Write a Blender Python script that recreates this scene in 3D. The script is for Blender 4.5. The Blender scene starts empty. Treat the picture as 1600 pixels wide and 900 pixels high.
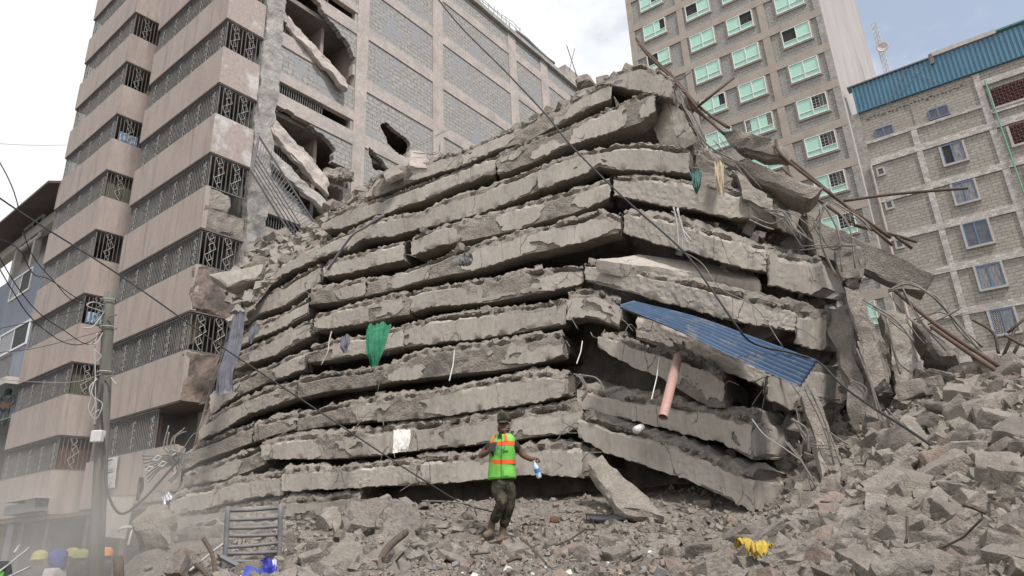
import bpy, bmesh, math, random
import numpy as np
from mathutils import Vector, Matrix

S = bpy.context.scene
COL = S.collection
R = math.radians

# ------------------------------------------------------------------ camera
FPX, PITCH, ROLL, CAMZ = 1047.33, 0.341506, -0.0443962, 1.7
FW = np.array([0, math.cos(PITCH), math.sin(PITCH)])
_rt0 = np.array([1.0, 0, 0]); _up0 = np.cross(_rt0, FW)
RT = math.cos(ROLL) * _rt0 + math.sin(ROLL) * _up0
UP = -math.sin(ROLL) * _rt0 + math.cos(ROLL) * _up0
CAM = np.array([0, 0, CAMZ])
cd = bpy.data.cameras.new('camera'); cam = bpy.data.objects.new('camera', cd); COL.objects.link(cam)
cd.sensor_width = 36.0; cd.lens = FPX / 1600 * 36.0
cd.clip_start = 0.05; cd.clip_end = 4000
m = Matrix.Identity(4)
for i in range(3):
    m[i][0] = RT[i]; m[i][1] = UP[i]; m[i][2] = -FW[i]; m[i][3] = CAM[i]
cam.matrix_world = m
S.camera = cam

# ------------------------------------------------------------------ sky, sun, exposure
SUN_AZ, SUN_EL = R(146), R(55)
w = bpy.data.worlds.new('World'); S.world = w; w.use_nodes = True
nt = w.node_tree; nt.nodes.clear()
def wn(t, **k):
    n = nt.nodes.new(t)
    for a, b in k.items(): setattr(n, a, b)
    return n
wo = wn('ShaderNodeOutputWorld'); bg = wn('ShaderNodeBackground'); bg.inputs[1].default_value = 0.145
sky = wn('ShaderNodeTexSky', sky_type='NISHITA'); sky.sun_disc = False
sky.sun_elevation = SUN_EL; sky.sun_rotation = SUN_AZ; sky.air_density = 1.0; sky.dust_density = 1.0; sky.ozone_density = 1.0
tc = wn('ShaderNodeTexCoord'); sep = wn('ShaderNodeSeparateXYZ')
mp = wn('ShaderNodeMapping'); mp.inputs['Scale'].default_value = (1, 1, 2.0)
nz = wn('ShaderNodeTexNoise'); nz.inputs['Scale'].default_value = 2.6; nz.inputs['Detail'].default_value = 9; nz.inputs['Roughness'].default_value = 0.58
ma = wn('ShaderNodeMath', operation='MULTIPLY_ADD'); ma.inputs[1].default_value = -0.62; ma.inputs[2].default_value = 0.22
ad = wn('ShaderNodeMath', operation='ADD')
mr = wn('ShaderNodeMapRange', interpolation_type='SMOOTHSTEP'); mr.inputs[1].default_value = 0.40; mr.inputs[2].default_value = 0.64
mr.inputs[3].default_value = 0.30; mr.inputs[4].default_value = 1.0
mx = wn('ShaderNodeMix', data_type='RGBA')
L = nt.links.new
L(tc.outputs['Generated'], mp.inputs[0]); L(mp.outputs[0], nz.inputs['Vector']); L(tc.outputs['Generated'], sep.inputs[0])
L(sep.outputs[0], ma.inputs[0]); L(nz.outputs['Fac'], ad.inputs[0]); L(ma.outputs[0], ad.inputs[1]); L(ad.outputs[0], mr.inputs[0])
L(mr.outputs[0], mx.inputs[0]); L(sky.outputs[0], mx.inputs[6]); mx.inputs[7].default_value = (6.0, 6.1, 6.2, 1)
L(mx.outputs[2], bg.inputs[0]); L(bg.outputs[0], wo.inputs[0])

sl = bpy.data.lights.new('sun', 'SUN'); sl.energy = 3.4; sl.angle = R(8); sl.color = (1.0, 0.96, 0.9)
so = bpy.data.objects.new('sun', sl); COL.objects.link(so)
sd = Vector((math.sin(SUN_AZ) * math.cos(SUN_EL), math.cos(SUN_AZ) * math.cos(SUN_EL), math.sin(SUN_EL)))
so.rotation_euler = sd.to_track_quat('Z', 'Y').to_euler(); so.location = (30, -20, 60)
S.view_settings.view_transform = 'Standard'; S.view_settings.look = 'None'; S.view_settings.gamma = 1
S.view_settings.exposure = 0.22; S.view_settings.use_curve_mapping = False
S.render.engine = 'CYCLES'
S.cycles.use_denoising = True
S.cycles.max_bounces = 5; S.cycles.diffuse_bounces = 3; S.cycles.volume_bounces = 1; S.cycles.transparent_max_bounces = 8
S.cycles.volume_step_rate = 2.0
try: S.cycles.volume_max_steps = 96
except Exception: pass

# ------------------------------------------------------------------ numeric helpers
rnd = random.Random(11)
def rays(x, y):
    x = np.asarray(x, float); y = np.asarray(y, float)
    return FW + ((x - 800) / FPX)[..., None] * RT + ((450 - y) / FPX)[..., None] * UP
def PX(x, y, D):
    """the point of the place that lies D metres out from the camera (over ground) in that direction"""
    d = rays(x, y); h = np.hypot(d[..., 0], d[..., 1])
    return CAM + d * (np.asarray(D, float) / h)[..., None]
def aztan(x, y):
    d = rays(x, y); h = np.hypot(d[..., 0], d[..., 1])
    return np.degrees(np.arctan2(d[..., 0], d[..., 1])), d[..., 2] / h
def hitplane(x, y, P0, n):
    d = rays(x, y); return CAM + d * (np.dot(np.asarray(P0) - CAM, n) / np.dot(d, n))
def toproj(P):
    q = np.asarray(P, float) - CAM; z = q @ FW
    return 800 + FPX * (q @ RT) / z, 450 - FPX * (q @ UP) / z

def _h(ix, iy, iz, s):
    n = (ix * 374761393 + iy * 668265263 + iz * 2147483647 + s * 1274126177) & 0xFFFFFFFF
    n = ((n ^ (n >> 13)) * 1274126177) & 0xFFFFFFFF
    n = n ^ (n >> 16)
    return (n & 0xFFFF) / 65535.0
def vnoise(P, s=0):
    P = np.asarray(P, float); i = np.floor(P).astype(np.int64); f = P - i; f = f * f * (3 - 2 * f)
    r = 0
    for dx in (0, 1):
        wx = f[..., 0] if dx else 1 - f[..., 0]
        for dy in (0, 1):
            wy = f[..., 1] if dy else 1 - f[..., 1]
            for dz in (0, 1):
                wz = f[..., 2] if dz else 1 - f[..., 2]
                r = r + wx * wy * wz * _h(i[..., 0] + dx, i[..., 1] + dy, i[..., 2] + dz, s)
    return r * 2 - 1
def fbm(P, o=4, s=0):
    P = np.asarray(P, float); r = 0; a = 1; t = 0
    for k in range(o):
        r = r + a * vnoise(P * 2 ** k + 17.3 * k, s + k); t += a; a *= 0.5
    return r / t

# ------------------------------------------------------------------ materials
def new_mat(name):
    m = bpy.data.materials.new(name); m.use_nodes = True
    t = m.node_tree; b = t.nodes['Principled BSDF']; return m, t, b
def NN(t, typ, **k):
    n = t.nodes.new(typ)
    for a, b in k.items(): setattr(n, a, b)
    return n
def c4(c): return (c[0], c[1], c[2], 1)
def mat(name, c1, c2=None, scale=3.0, rough=0.9, bump=0.3, bscale=25.0, bdist=0.02, fine=None, stretch=(1, 1, 1), rand=0.0, metal=0.0, spec=0.3,
        lo=0.35, hi=0.65, detail=6, stain=None, crack=None):
    m, t, b = new_mat(name); c2 = c2 or c1
    co = NN(t, 'ShaderNodeTexCoord'); mp = NN(t, 'ShaderNodeMapping'); mp.inputs['Scale'].default_value = stretch
    t.links.new(co.outputs['Object'], mp.inputs[0])
    vec = mp.outputs[0]
    if rand:
        oi = NN(t, 'ShaderNodeObjectInfo'); va = NN(t, 'ShaderNodeVectorMath', operation='ADD')
        cm = NN(t, 'ShaderNodeCombineXYZ'); mu = NN(t, 'ShaderNodeMath', operation='MULTIPLY'); mu.inputs[1].default_value = 37.0
        t.links.new(oi.outputs['Random'], mu.inputs[0])
        for k in range(3): t.links.new(mu.outputs[0], cm.inputs[k])
        t.links.new(vec, va.inputs[0]); t.links.new(cm.outputs[0], va.inputs[1]); vec = va.outputs[0]
    n = NN(t, 'ShaderNodeTexNoise'); n.inputs['Scale'].default_value = scale; n.inputs['Detail'].default_value = detail; n.inputs['Roughness'].default_value = 0.6
    t.links.new(vec, n.inputs['Vector'])
    r = NN(t, 'ShaderNodeMapRange'); r.inputs[1].default_value = lo; r.inputs[2].default_value = hi
    t.links.new(n.outputs['Fac'], r.inputs[0])
    mx = NN(t, 'ShaderNodeMix', data_type='RGBA'); mx.inputs[6].default_value = c4(c1); mx.inputs[7].default_value = c4(c2)
    t.links.new(r.outputs[0], mx.inputs[0]); out = mx.outputs[2]
    if fine:
        n2 = NN(t, 'ShaderNodeTexNoise'); n2.inputs['Scale'].default_value = scale * 9; n2.inputs['Detail'].default_value = 4
        t.links.new(vec, n2.inputs['Vector'])
        r2 = NN(t, 'ShaderNodeMapRange'); r2.inputs[1].default_value = 0.3; r2.inputs[2].default_value = 0.7; r2.inputs[3].default_value = 1 - fine; r2.inputs[4].default_value = 1 + fine
        t.links.new(n2.outputs['Fac'], r2.inputs[0])
        vm = NN(t, 'ShaderNodeVectorMath', operation='SCALE'); t.links.new(out, vm.inputs[0]); t.links.new(r2.outputs[0], vm.inputs['Scale']); out = vm.outputs[0]
    if stain:   # (colour, scale, stretch, lo, hi): streaks and blotches with a shape of their own
        sc, ss, st, sl_, sh_ = stain
        mp2 = NN(t, 'ShaderNodeMapping'); mp2.inputs['Scale'].default_value = st; t.links.new(co.outputs['Object'], mp2.inputs[0])
        n4 = NN(t, 'ShaderNodeTexNoise'); n4.inputs['Scale'].default_value = ss; n4.inputs['Detail'].default_value = 7; n4.inputs['Roughness'].default_value = 0.65
        t.links.new(mp2.outputs[0], n4.inputs['Vector'])
        r4 = NN(t, 'ShaderNodeMapRange'); r4.inputs[1].default_value = sl_; r4.inputs[2].default_value = sh_; t.links.new(n4.outputs['Fac'], r4.inputs[0])
        m4 = NN(t, 'ShaderNodeMix', data_type='RGBA'); t.links.new(r4.outputs[0], m4.inputs[0]); t.links.new(out, m4.inputs[6]); m4.inputs[7].default_value = c4(sc); out = m4.outputs[2]
    if crack:   # fine dark cracks, in patches
        cc, cs_ = crack
        nd = NN(t, 'ShaderNodeTexNoise'); nd.inputs['Scale'].default_value = 2.5; nd.inputs['Detail'].default_value = 5; t.links.new(vec, nd.inputs['Vector'])
        vs = NN(t, 'ShaderNodeVectorMath', operation='MULTIPLY_ADD'); vs.inputs[1].default_value = (.35,) * 3; t.links.new(nd.outputs['Color'], vs.inputs[0]); t.links.new(vec, vs.inputs[2])
        vo = NN(t, 'ShaderNodeTexVoronoi', feature='DISTANCE_TO_EDGE'); vo.inputs['Scale'].default_value = cs_; t.links.new(vs.outputs[0], vo.inputs['Vector'])
        rc = NN(t, 'ShaderNodeMapRange'); rc.inputs[1].default_value = .004; rc.inputs[2].default_value = .016; rc.inputs[3].default_value = 1; rc.inputs[4].default_value = 0; t.links.new(vo.outputs['Distance'], rc.inputs[0])
        nm = NN(t, 'ShaderNodeTexNoise'); nm.inputs['Scale'].default_value = .8; t.links.new(vec, nm.inputs['Vector'])
        rm = NN(t, 'ShaderNodeMapRange'); rm.inputs[1].default_value = .52; rm.inputs[2].default_value = .60; t.links.new(nm.outputs['Fac'], rm.inputs[0])
        mu_ = NN(t, 'ShaderNodeMath', operation='MULTIPLY'); t.links.new(rc.outputs[0], mu_.inputs[0]); t.links.new(rm.outputs[0], mu_.inputs[1])
        mc = NN(t, 'ShaderNodeMix', data_type='RGBA'); t.links.new(mu_.outputs[0], mc.inputs[0]); t.links.new(out, mc.inputs[6]); mc.inputs[7].default_value = c4(cc); out = mc.outputs[2]
    if rand:
        r3 = NN(t, 'ShaderNodeMapRange'); r3.inputs[3].default_value = 1 - rand; r3.inputs[4].default_value = 1 + rand
        t.links.new(oi.outputs['Random'], r3.inputs[0])
        vm = NN(t, 'ShaderNodeVectorMath', operation='SCALE'); t.links.new(out, vm.inputs[0]); t.links.new(r3.outputs[0], vm.inputs['Scale']); out = vm.outputs[0]
    t.links.new(out, b.inputs['Base Color'])
    b.inputs['Roughness'].default_value = rough; b.inputs['Metallic'].default_value = metal; b.inputs['Specular IOR Level'].default_value = spec
    if bump:
        n3 = NN(t, 'ShaderNodeTexNoise'); n3.inputs['Scale'].default_value = bscale; n3.inputs['Detail'].default_value = 8; n3.inputs['Roughness'].default_value = 0.65
        t.links.new(vec, n3.inputs['Vector'])
        bp = NN(t, 'ShaderNodeBump'); bp.inputs['Strength'].default_value = bump; bp.inputs['Distance'].default_value = bdist
        t.links.new(n3.outputs['Fac'], bp.inputs['Height']); t.links.new(bp.outputs[0], b.inputs['Normal'])
    return m
def flat(name, c, rough=0.6, metal=0.0, spec=0.4, emit=None):
    return mat(name, c, (c[0] * .8, c[1] * .8, c[2] * .8), scale=4, rough=rough, metal=metal, spec=spec, bump=0.0)
def brick_mat(name, c1, c2, mortar, bw, bh, ms=0.02, bump=0.6, patch=None, pscale=0.35, plo=0.5, phi=0.62, rough=0.92, noise=0.25, offset=0.5, distort=0.0):
    """courses in the wall's own x-z plane"""
    m, t, b = new_mat(name)
    co = NN(t, 'ShaderNodeTexCoord'); se = NN(t, 'ShaderNodeSeparateXYZ'); cm = NN(t, 'ShaderNodeCombineXYZ')
    t.links.new(co.outputs['Object'], se.inputs[0]); t.links.new(se.outputs[0], cm.inputs[0]); t.links.new(se.outputs[2], cm.inputs[1])
    vec = cm.outputs[0]
    if distort:
        nd = NN(t, 'ShaderNodeTexNoise'); nd.inputs['Scale'].default_value = 3; t.links.new(vec, nd.inputs['Vector'])
        vs = NN(t, 'ShaderNodeVectorMath', operation='MULTIPLY_ADD'); vs.inputs[1].default_value = (distort,) * 3
        t.links.new(nd.outputs['Color'], vs.inputs[0]); t.links.new(vec, vs.inputs[2]); vec = vs.outputs[0]
    br = NN(t, 'ShaderNodeTexBrick'); br.offset = offset
    br.inputs['Color1'].default_value = c4(c1); br.inputs['Color2'].default_value = c4(c2); br.inputs['Mortar'].default_value = c4(mortar)
    br.inputs['Scale'].default_value = 1.0; br.inputs['Mortar Size'].default_value = ms; br.inputs['Mortar Smooth'].default_value = 0.3
    br.inputs['Bias'].default_value = 0.0; br.inputs['Brick Width'].default_value = bw; br.inputs['Row Height'].default_value = bh
    t.links.new(vec, br.inputs['Vector']); out = br.outputs['Color']
    n = NN(t, 'ShaderNodeTexNoise'); n.inputs['Scale'].default_value = 7; n.inputs['Detail'].default_value = 8; n.inputs['Roughness'].default_value = 0.7
    t.links.new(co.outputs['Object'], n.inputs['Vector'])
    r = NN(t, 'ShaderNodeMapRange'); r.inputs[1].default_value = .25; r.inputs[2].default_value = .75; r.inputs[3].default_value = 1 - noise; r.inputs[4].default_value = 1 + noise
    t.links.new(n.outputs['Fac'], r.inputs[0])
    vm = NN(t, 'ShaderNodeVectorMath', operation='SCALE'); t.links.new(out, vm.inputs[0]); t.links.new(r.outputs[0], vm.inputs['Scale']); out = vm.outputs[0]
    hgt = br.outputs['Fac']
    if patch:
        n2 = NN(t, 'ShaderNodeTexNoise'); n2.inputs['Scale'].default_value = pscale; n2.inputs['Detail'].default_value = 8; n2.inputs['Roughness'].default_value = 0.7
        t.links.new(co.outputs['Object'], n2.inputs['Vector'])
        r2 = NN(t, 'ShaderNodeMapRange'); r2.inputs[1].default_value = plo; r2.inputs[2].default_value = phi; t.links.new(n2.outputs['Fac'], r2.inputs[0])
        mx = NN(t, 'ShaderNodeMix', data_type='RGBA'); t.links.new(r2.outputs[0], mx.inputs[0]); t.links.new(out, mx.inputs[6]); mx.inputs[7].default_value = c4(patch); out = mx.outputs[2]
        mh = NN(t, 'ShaderNodeMath', operation='SUBTRACT', use_clamp=True); t.links.new(br.outputs['Fac'], mh.inputs[0]); t.links.new(r2.outputs[0], mh.inputs[1]); hgt = mh.outputs[0]
    t.links.new(out, b.inputs['Base Color']); b.inputs['Roughness'].default_value = rough; b.inputs['Specular IOR Level'].default_value = 0.2
    bp = NN(t, 'ShaderNodeBump', invert=True); bp.inputs['Strength'].default_value = bump; bp.inputs['Distance'].default_value = 0.03
    t.links.new(hgt, bp.inputs['Height'])
    bp2 = NN(t, 'ShaderNodeBump'); bp2.inputs['Strength'].default_value = 0.4; bp2.inputs['Distance'].default_value = 0.03
    t.links.new(n.outputs['Fac'], bp2.inputs['Height']); t.links.new(bp.outputs[0], bp2.inputs['Normal']); t.links.new(bp2.outputs[0], b.inputs['Normal'])
    return m

M = {}
M['plaster'] = mat('taupe_plaster', (.415, .35, .318), (.355, .297, .268), scale=1.6, bump=.25, bscale=18, bdist=.01, stretch=(1, 1, .35), fine=.07,
                   stain=((.22, .178, .16), 2.2, (1.4, 1.4, .14), .52, .80))
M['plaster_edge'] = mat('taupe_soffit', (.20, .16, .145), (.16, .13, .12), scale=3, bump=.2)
M['plaster_worn'] = mat('worn_whitish_plaster', (.375, .31, .285), (.52, .49, .465), scale=.9, lo=.52, hi=.60, bump=.45, bscale=12, fine=.12,
                        stain=((.25, .21, .19), 3.0, (1, 1, .5), .58, .75))
M['plaster_dirty'] = mat('smoke_dirty_plaster', (.25, .195, .17), (.115, .098, .088), scale=1.3, lo=.42, hi=.60, bump=.6, bscale=9, fine=.2)
M['grille'] = mat('grey_grille_paint', (.19, .185, .18), (.13, .125, .12), scale=6, rough=.6, bump=0)
M['scroll'] = mat('dull_scroll_paint', (.40, .39, .37), (.30, .29, .275), scale=8, rough=.6, bump=0)
M['grille_white'] = mat('pale_ornament_paint', (.50, .49, .47), (.36, .35, .33), scale=8, rough=.6, bump=0)
M['room'] = mat('shade_toned_plaster', (.13, .12, .105), (.08, .075, .07), scale=.8, bump=0)  # dark tone puts the shade of balcony backs and recesses into the colour
M['room_light'] = mat('pale_room_plaster', (.42, .40, .36), (.30, .275, .25), scale=.8, bump=.2, bscale=6)
M['room_pink'] = mat('pink_room_plaster', (.36, .29, .25), (.25, .205, .18), scale=.9, bump=.2, bscale=6)
M['pink_beam'] = mat('pinkish_concrete', (.47, .405, .365), (.37, .33, .305), scale=1.1, bump=.4, bscale=10, bdist=.02, fine=.13,
                     stain=((.33, .30, .28), 1.1, (1, 1, 1), .54, .66))
M['stone_col'] = mat('rough_grey_concrete', (.40, .37, .34), (.27, .25, .235), scale=2.2, bump=.9, bscale=7, bdist=.05, fine=.2)
M['wall_brick'] = brick_mat('grey_block_wall', (.315, .298, .278), (.36, .338, .312), (.20, .188, .176), .44, .215, ms=.014, bump=.6,
                            patch=(.30, .30, .308), pscale=.6, plo=.52, phi=.58, noise=.45, distort=.12)
M['grey_brick'] = brick_mat('grey_tower_block', (.345, .325, .30), (.30, .284, .265), (.235, .222, .21), .46, .205, ms=.018, bump=.8, noise=.22)
M['grey_beam'] = mat('tan_concrete', (.40, .345, .295), (.325, .285, .25), scale=1.0, bump=.3, bscale=9, fine=.1, stain=((.25, .225, .20), 1.2, (1.2, 1.2, .4), .58, .75))
M['grey_side'] = mat('streaked_pale_render', (.46, .42, .40), (.38, .345, .33), scale=.5, stretch=(1, 1, .12), bump=.2, bscale=5, fine=.08,
                     stain=((.27, .245, .235), .9, (1, 1, .06), .56, .68))
M['stone_wall'] = brick_mat('rough_quarry_stone', (.385, .352, .312), (.33, .30, .266), (.25, .227, .203), .52, .21, ms=.02, bump=.8, noise=.25,
                            patch=(.34, .285, .235), pscale=.5, plo=.60, phi=.74, distort=.06)
M['band_stone'] = brick_mat('dressed_pale_stone', (.60, .555, .52), (.38, .345, .32), (.33, .31, .29), .30, .15, ms=.012, bump=.4, noise=.18,
                            patch=(.36, .42, .50), pscale=1.3, plo=.70, phi=.72)
M['blue_roof'] = mat('blue_metal_sheet', (.085, .215, .31), (.07, .175, .26), scale=.6, rough=.45, bump=0, spec=.5, stain=((.06, .14, .21), 1.4, (1, 1, .25), .58, .75))
M['white_frame'] = flat('white_window_frame', (.80, .80, .79), .4)
M['blue_frame'] = flat('blue_window_frame', (.15, .21, .33), .6)
M['stone_sill'] = mat('pale_cement_surround', (.50, .46, .43), (.40, .37, .35), scale=4, bump=.2)
def glass_mat(name, c, c2, rough=.12, scale=2.0, lo=.45, hi=.6):
    m = mat(name, c, c2, scale=scale, rough=rough, spec=.7, bump=0.0, lo=lo, hi=hi); return m
M['mint'] = mat('mint_filmed_glass', (.44, .70, .57), (.38, .62, .50), scale=1.0, rough=.14, spec=.6, bump=.06, bscale=2, stain=((.30, .52, .41), 9, (1, 1, 1), .63, .70))
M['interior_shade'] = flat('opening_shade', (.018, .018, .02), .6)  # near-black colour stands in for the shade of unlit interiors
M['tint_glass'] = glass_mat('bluish_dark_glass', (.06, .06, .09), (.10, .10, .13), .3)
M['curtain_glass'] = mat('net_curtained_glass', (.30, .30, .32), (.13, .135, .15), scale=5, rough=.35, stretch=(3, 1, .5), bump=0, spec=.25)
M['vent_red'] = mat('red_vent_block', (.17, .085, .075), (.12, .065, .06), scale=4, bump=.2)
M['green_pipe'] = flat('green_pipe', (.16, .36, .24), .5)
M['conc_rough'] = mat('broken_concrete', (.315, .278, .242), (.225, .197, .17), scale=3.2, bump=1.0, bscale=26, bdist=.05, fine=.22, rand=.10,
                      stain=((.145, .125, .107), 1.4, (1, 1, 1), .58, .74))
M['conc_smooth'] = mat('smooth_cement_render', (.40, .36, .318), (.335, .30, .263), scale=1.4, bump=.35, bscale=22, bdist=.015, fine=.10, rand=.10, crack=((.10, .085, .07), 1.5), stretch=(1.5, 1.5, .6),
                       stain=((.215, .19, .165), 2.6, (1.5, 1.5, .5), .55, .78))
M['dust'] = mat('dusty_crumbled_concrete', (.335, .295, .255), (.235, .205, .176), scale=5, bump=1.0, bscale=38, bdist=.04, fine=.25)
M['rock'] = mat('quarried_stone_block', (.262, .229, .20), (.19, .166, .145), scale=2.6, bump=.75, bscale=9, bdist=.05, fine=.14, rand=.24,
                stain=((.33, .30, .265), 2.2, (1, 1, 1), .58, .68))
M['rock_pale'] = mat('cement_crusted_block', (.29, .258, .226), (.205, .182, .159), scale=3, bump=.8, bscale=12, bdist=.04, fine=.14, rand=.16)
M['rock_red'] = mat('reddish_stone_block', (.28, .215, .18), (.20, .16, .135), scale=3, bump=.7, bscale=10, bdist=.04, fine=.15, rand=.15)
M['rubble'] = mat('rubble_soil', (.265, .233, .204), (.185, .162, .142), scale=2.2, bump=1.0, bscale=30, bdist=.05, fine=.3)
M['street'] = mat('dusty_street', (.15, .135, .12), (.11, .10, .09), scale=.7, bump=.4)
M['rebar'] = mat('dusty_rebar', (.24, .22, .20), (.15, .135, .12), scale=14, rough=.75, bump=0, spec=.3)
M['rust'] = mat('rusty_steel', (.13, .085, .065), (.085, .06, .05), scale=9, rough=.8, bump=.3)
M['cable'] = flat('black_cable', (.03, .03, .03), .6)
M['wire_pale'] = flat('pale_wire', (.42, .40, .38), .6)
M['wood'] = mat('dusty_timber', (.13, .10, .078), (.075, .057, .045), scale=6, stretch=(6, 6, .6), bump=.5, bscale=14)
M['pole'] = mat('weathered_pole', (.16, .155, .13), (.115, .11, .095), scale=2.5, stretch=(5, 5, .4), bump=.4, bscale=10)
M['blue_sheet'] = mat('blue_corrugated_metal', (.045, .095, .18), (.035, .075, .145), scale=1.5, rough=.38, bump=.05, spec=.6, stain=((.17, .165, .16), 3.5, (1, 1, 1), .52, .70))
M['pvc'] = mat('dusty_pink_pvc', (.44, .265, .225), (.36, .225, .195), scale=9, rough=.6, bump=.1, stain=((.48, .41, .36), 7, (1, 1, 1), .5, .72))
M['white_plastic'] = mat('dusty_white_plastic', (.62, .60, .57), (.48, .46, .43), scale=5, bump=.2, rough=.6)
M['green_cloth'] = mat('green_netting', (.03, .19, .10), (.018, .10, .055), scale=7, bump=.4, bscale=30, rough=.8)
M['teal_cloth'] = mat('teal_netting', (.075, .17, .155), (.05, .12, .11), scale=9, bump=.5, rough=.85)
M['grey_cloth'] = mat('slate_fabric', (.155, .155, .18), (.10, .10, .12), scale=4, bump=.3, rough=.9, stain=((.27, .26, .27), 2.5, (1, 1, 1), .58, .70))
M['sack'] = mat('white_woven_sack', (.62, .60, .565), (.50, .48, .45), scale=6, bump=.4, bscale=16)
M['yellow'] = mat('yellow_tarpaulin', (.50, .35, .05), (.36, .25, .04), scale=5, bump=.3, rough=.5)
M['blue_plastic'] = mat('blue_plastic', (.02, .035, .30), (.015, .025, .20), scale=4, rough=.4, bump=0)
M['blue_print'] = mat('blue_and_white_print', (.04, .05, .30), (.55, .56, .66), scale=7, stretch=(1, 1, .3), lo=.53, hi=.58, rough=.5, bump=0)
M['dark_steel'] = mat('dusty_dark_steel', (.13, .13, .145), (.20, .19, .185), scale=7, rough=.6, bump=0)
M['black'] = flat('black_plastic', (.018, .018, .02), .4)
M['foil'] = mat('crumpled_foil', (.75, .76, .80), (.40, .40, .44), scale=9, rough=.3, metal=.6, bump=.8, bscale=14)
M['tan_cloth'] = mat('tan_rag', (.47, .39, .27), (.33, .27, .19), scale=6, bump=.4)
M['shutter'] = mat('grey_corrugated_tin', (.30, .28, .25), (.235, .215, .19), scale=1.4, bump=.1, rough=.7, stain=((.18, .15, .12), 2, (1, 1, .4), .56, .7))
M['slate_wall'] = mat('slate_blue_paint', (.27, .29, .345), (.23, .245, .295), scale=.9, bump=.2, bscale=9, fine=.05)
M['cream'] = mat('cream_paint', (.52, .50, .45), (.44, .42, .38), scale=1.2, bump=.1)
M['brown_roof'] = mat('brown_roof_sheet', (.135, .10, .095), (.10, .075, .07), scale=.8, bump=.2)
M['skin'] = mat('dark_skin', (.15, .085, .058), (.115, .065, .045), scale=9, rough=.55, bump=0)
M['camo'] = mat('camouflage_cloth', (.055, .058, .036), (.03, .024, .018), scale=12, lo=.46, hi=.52, rough=.9, bump=.3, bscale=20, detail=2, stain=((.11, .095, .065), 9, (1, 1, 1), .56, .60))
M['black_shirt'] = mat('dark_fatigue_cloth', (.03, .03, .026), (.018, .018, .016), scale=9, rough=.9, bump=.2)
M['vest'] = mat('lime_safety_fabric', (.20, .56, .10), (.14, .42, .07), scale=5, rough=.8, bump=.3, bscale=9, bdist=.015)
M['orange'] = mat('orange_reflective_tape', (.86, .13, .035), (.72, .10, .03), scale=5, rough=.6, bump=0)
M['boot'] = mat('tan_suede_boot', (.17, .125, .09), (.12, .09, .068), scale=9, rough=.9, bump=.2)
M['print_blue'] = flat('blue_print', (.03, .13, .30), .7)
M['bottle'] = mat('clear_blue_plastic', (.42, .62, .80), (.62, .74, .84), scale=6, rough=.15, bump=0, spec=.6)
M['bottle_label'] = flat('blue_bottle_label', (.05, .22, .50), .5)
M['helmet_yellow'] = flat('yellow_helmet', (.50, .42, .10), .6)
M['helmet_lime'] = flat('lime_helmet', (.33, .37, .13), .6)
M['helmet_orange'] = flat('orange_helmet', (.65, .22, .07), .6)
M['scarf_blue'] = mat('blue_headscarf', (.09, .11, .30), (.06, .07, .20), scale=5, bump=.3)
M['pale_shirt'] = mat('pale_shirt', (.50, .48, .49), (.42, .40, .41), scale=4, bump=.3)
M['dark_cloth'] = mat('dark_work_cloth', (.06, .06, .065), (.04, .04, .045), scale=4, bump=.3)
M['paper'] = mat('printed_poster_paper', (.60, .59, .60), (.30, .31, .36), scale=6, lo=.50, hi=.58, bump=0, rough=.7)
M['paper_plain'] = flat('poster_sheet', (.62, .61, .61), .7)
M['ink'] = flat('poster_ink', (.06, .06, .075), .8)
M['meter'] = flat('white_meter_box', (.62, .62, .60), .5)
M['red_brick'] = mat('rusty_scrap', (.15, .07, .045), (.09, .05, .035), scale=6, bump=.4)
M['awning'] = mat('faded_green_awning', (.12, .25, .22), (.09, .19, .17), scale=4, bump=.2)
M['jerry'] = flat('amber_jerrycan', (.45, .26, .05), .5)
M['sign_grey'] = mat('grey_sign_box', (.22, .225, .25), (.17, .175, .195), scale=3, bump=.05, rough=.6)
M['brown_curtain'] = mat('rust_brown_curtain', (.15, .065, .045), (.10, .045, .032), scale=4, stretch=(6, 6, .3), bump=0)
M['olive_curtain'] = mat('olive_curtain', (.16, .15, .115), (.11, .105, .08), scale=3, stretch=(6, 6, .3), bump=0)
M['white_blanket'] = mat('washed_blue_cloth', (.40, .52, .62), (.12, .25, .42), scale=9, lo=.45, hi=.6, bump=.2)
M['tan_stack'] = mat('tan_folded_mats', (.40, .31, .23), (.31, .24, .18), scale=6, bump=.2)

# ------------------------------------------------------------------ object helpers
def tag(o, label=None, cat=None, group=None, kind=None):
    if label: o['label'] = label
    if cat: o['category'] = cat
    if group: o['group'] = group
    if kind: o['kind'] = kind
    return o
def link_mesh(name, me, material, parent=None):
    o = bpy.data.objects.new(name, me); COL.objects.link(o)
    if material is not None and len(me.materials) == 0: me.materials.append(material)
    if parent is not None: o.parent = parent
    return o
def mesh_np(name, V, F, smooth=False):
    me = bpy.data.meshes.new(name)
    me.from_pydata([tuple(map(float, v)) for v in V], [], [tuple(map(int, f)) for f in F]); me.update()
    if smooth: me.polygons.foreach_set('use_smooth', [True] * len(me.polygons))
    return me
def empty(name, loc=(0, 0, 0), rz=0.0, parent=None):
    o = bpy.data.objects.new(name, None); COL.objects.link(o); o.location = loc; o.rotation_euler = (0, 0, rz); o.empty_display_size = .2
    if parent is not None: o.parent = parent
    return o
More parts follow.
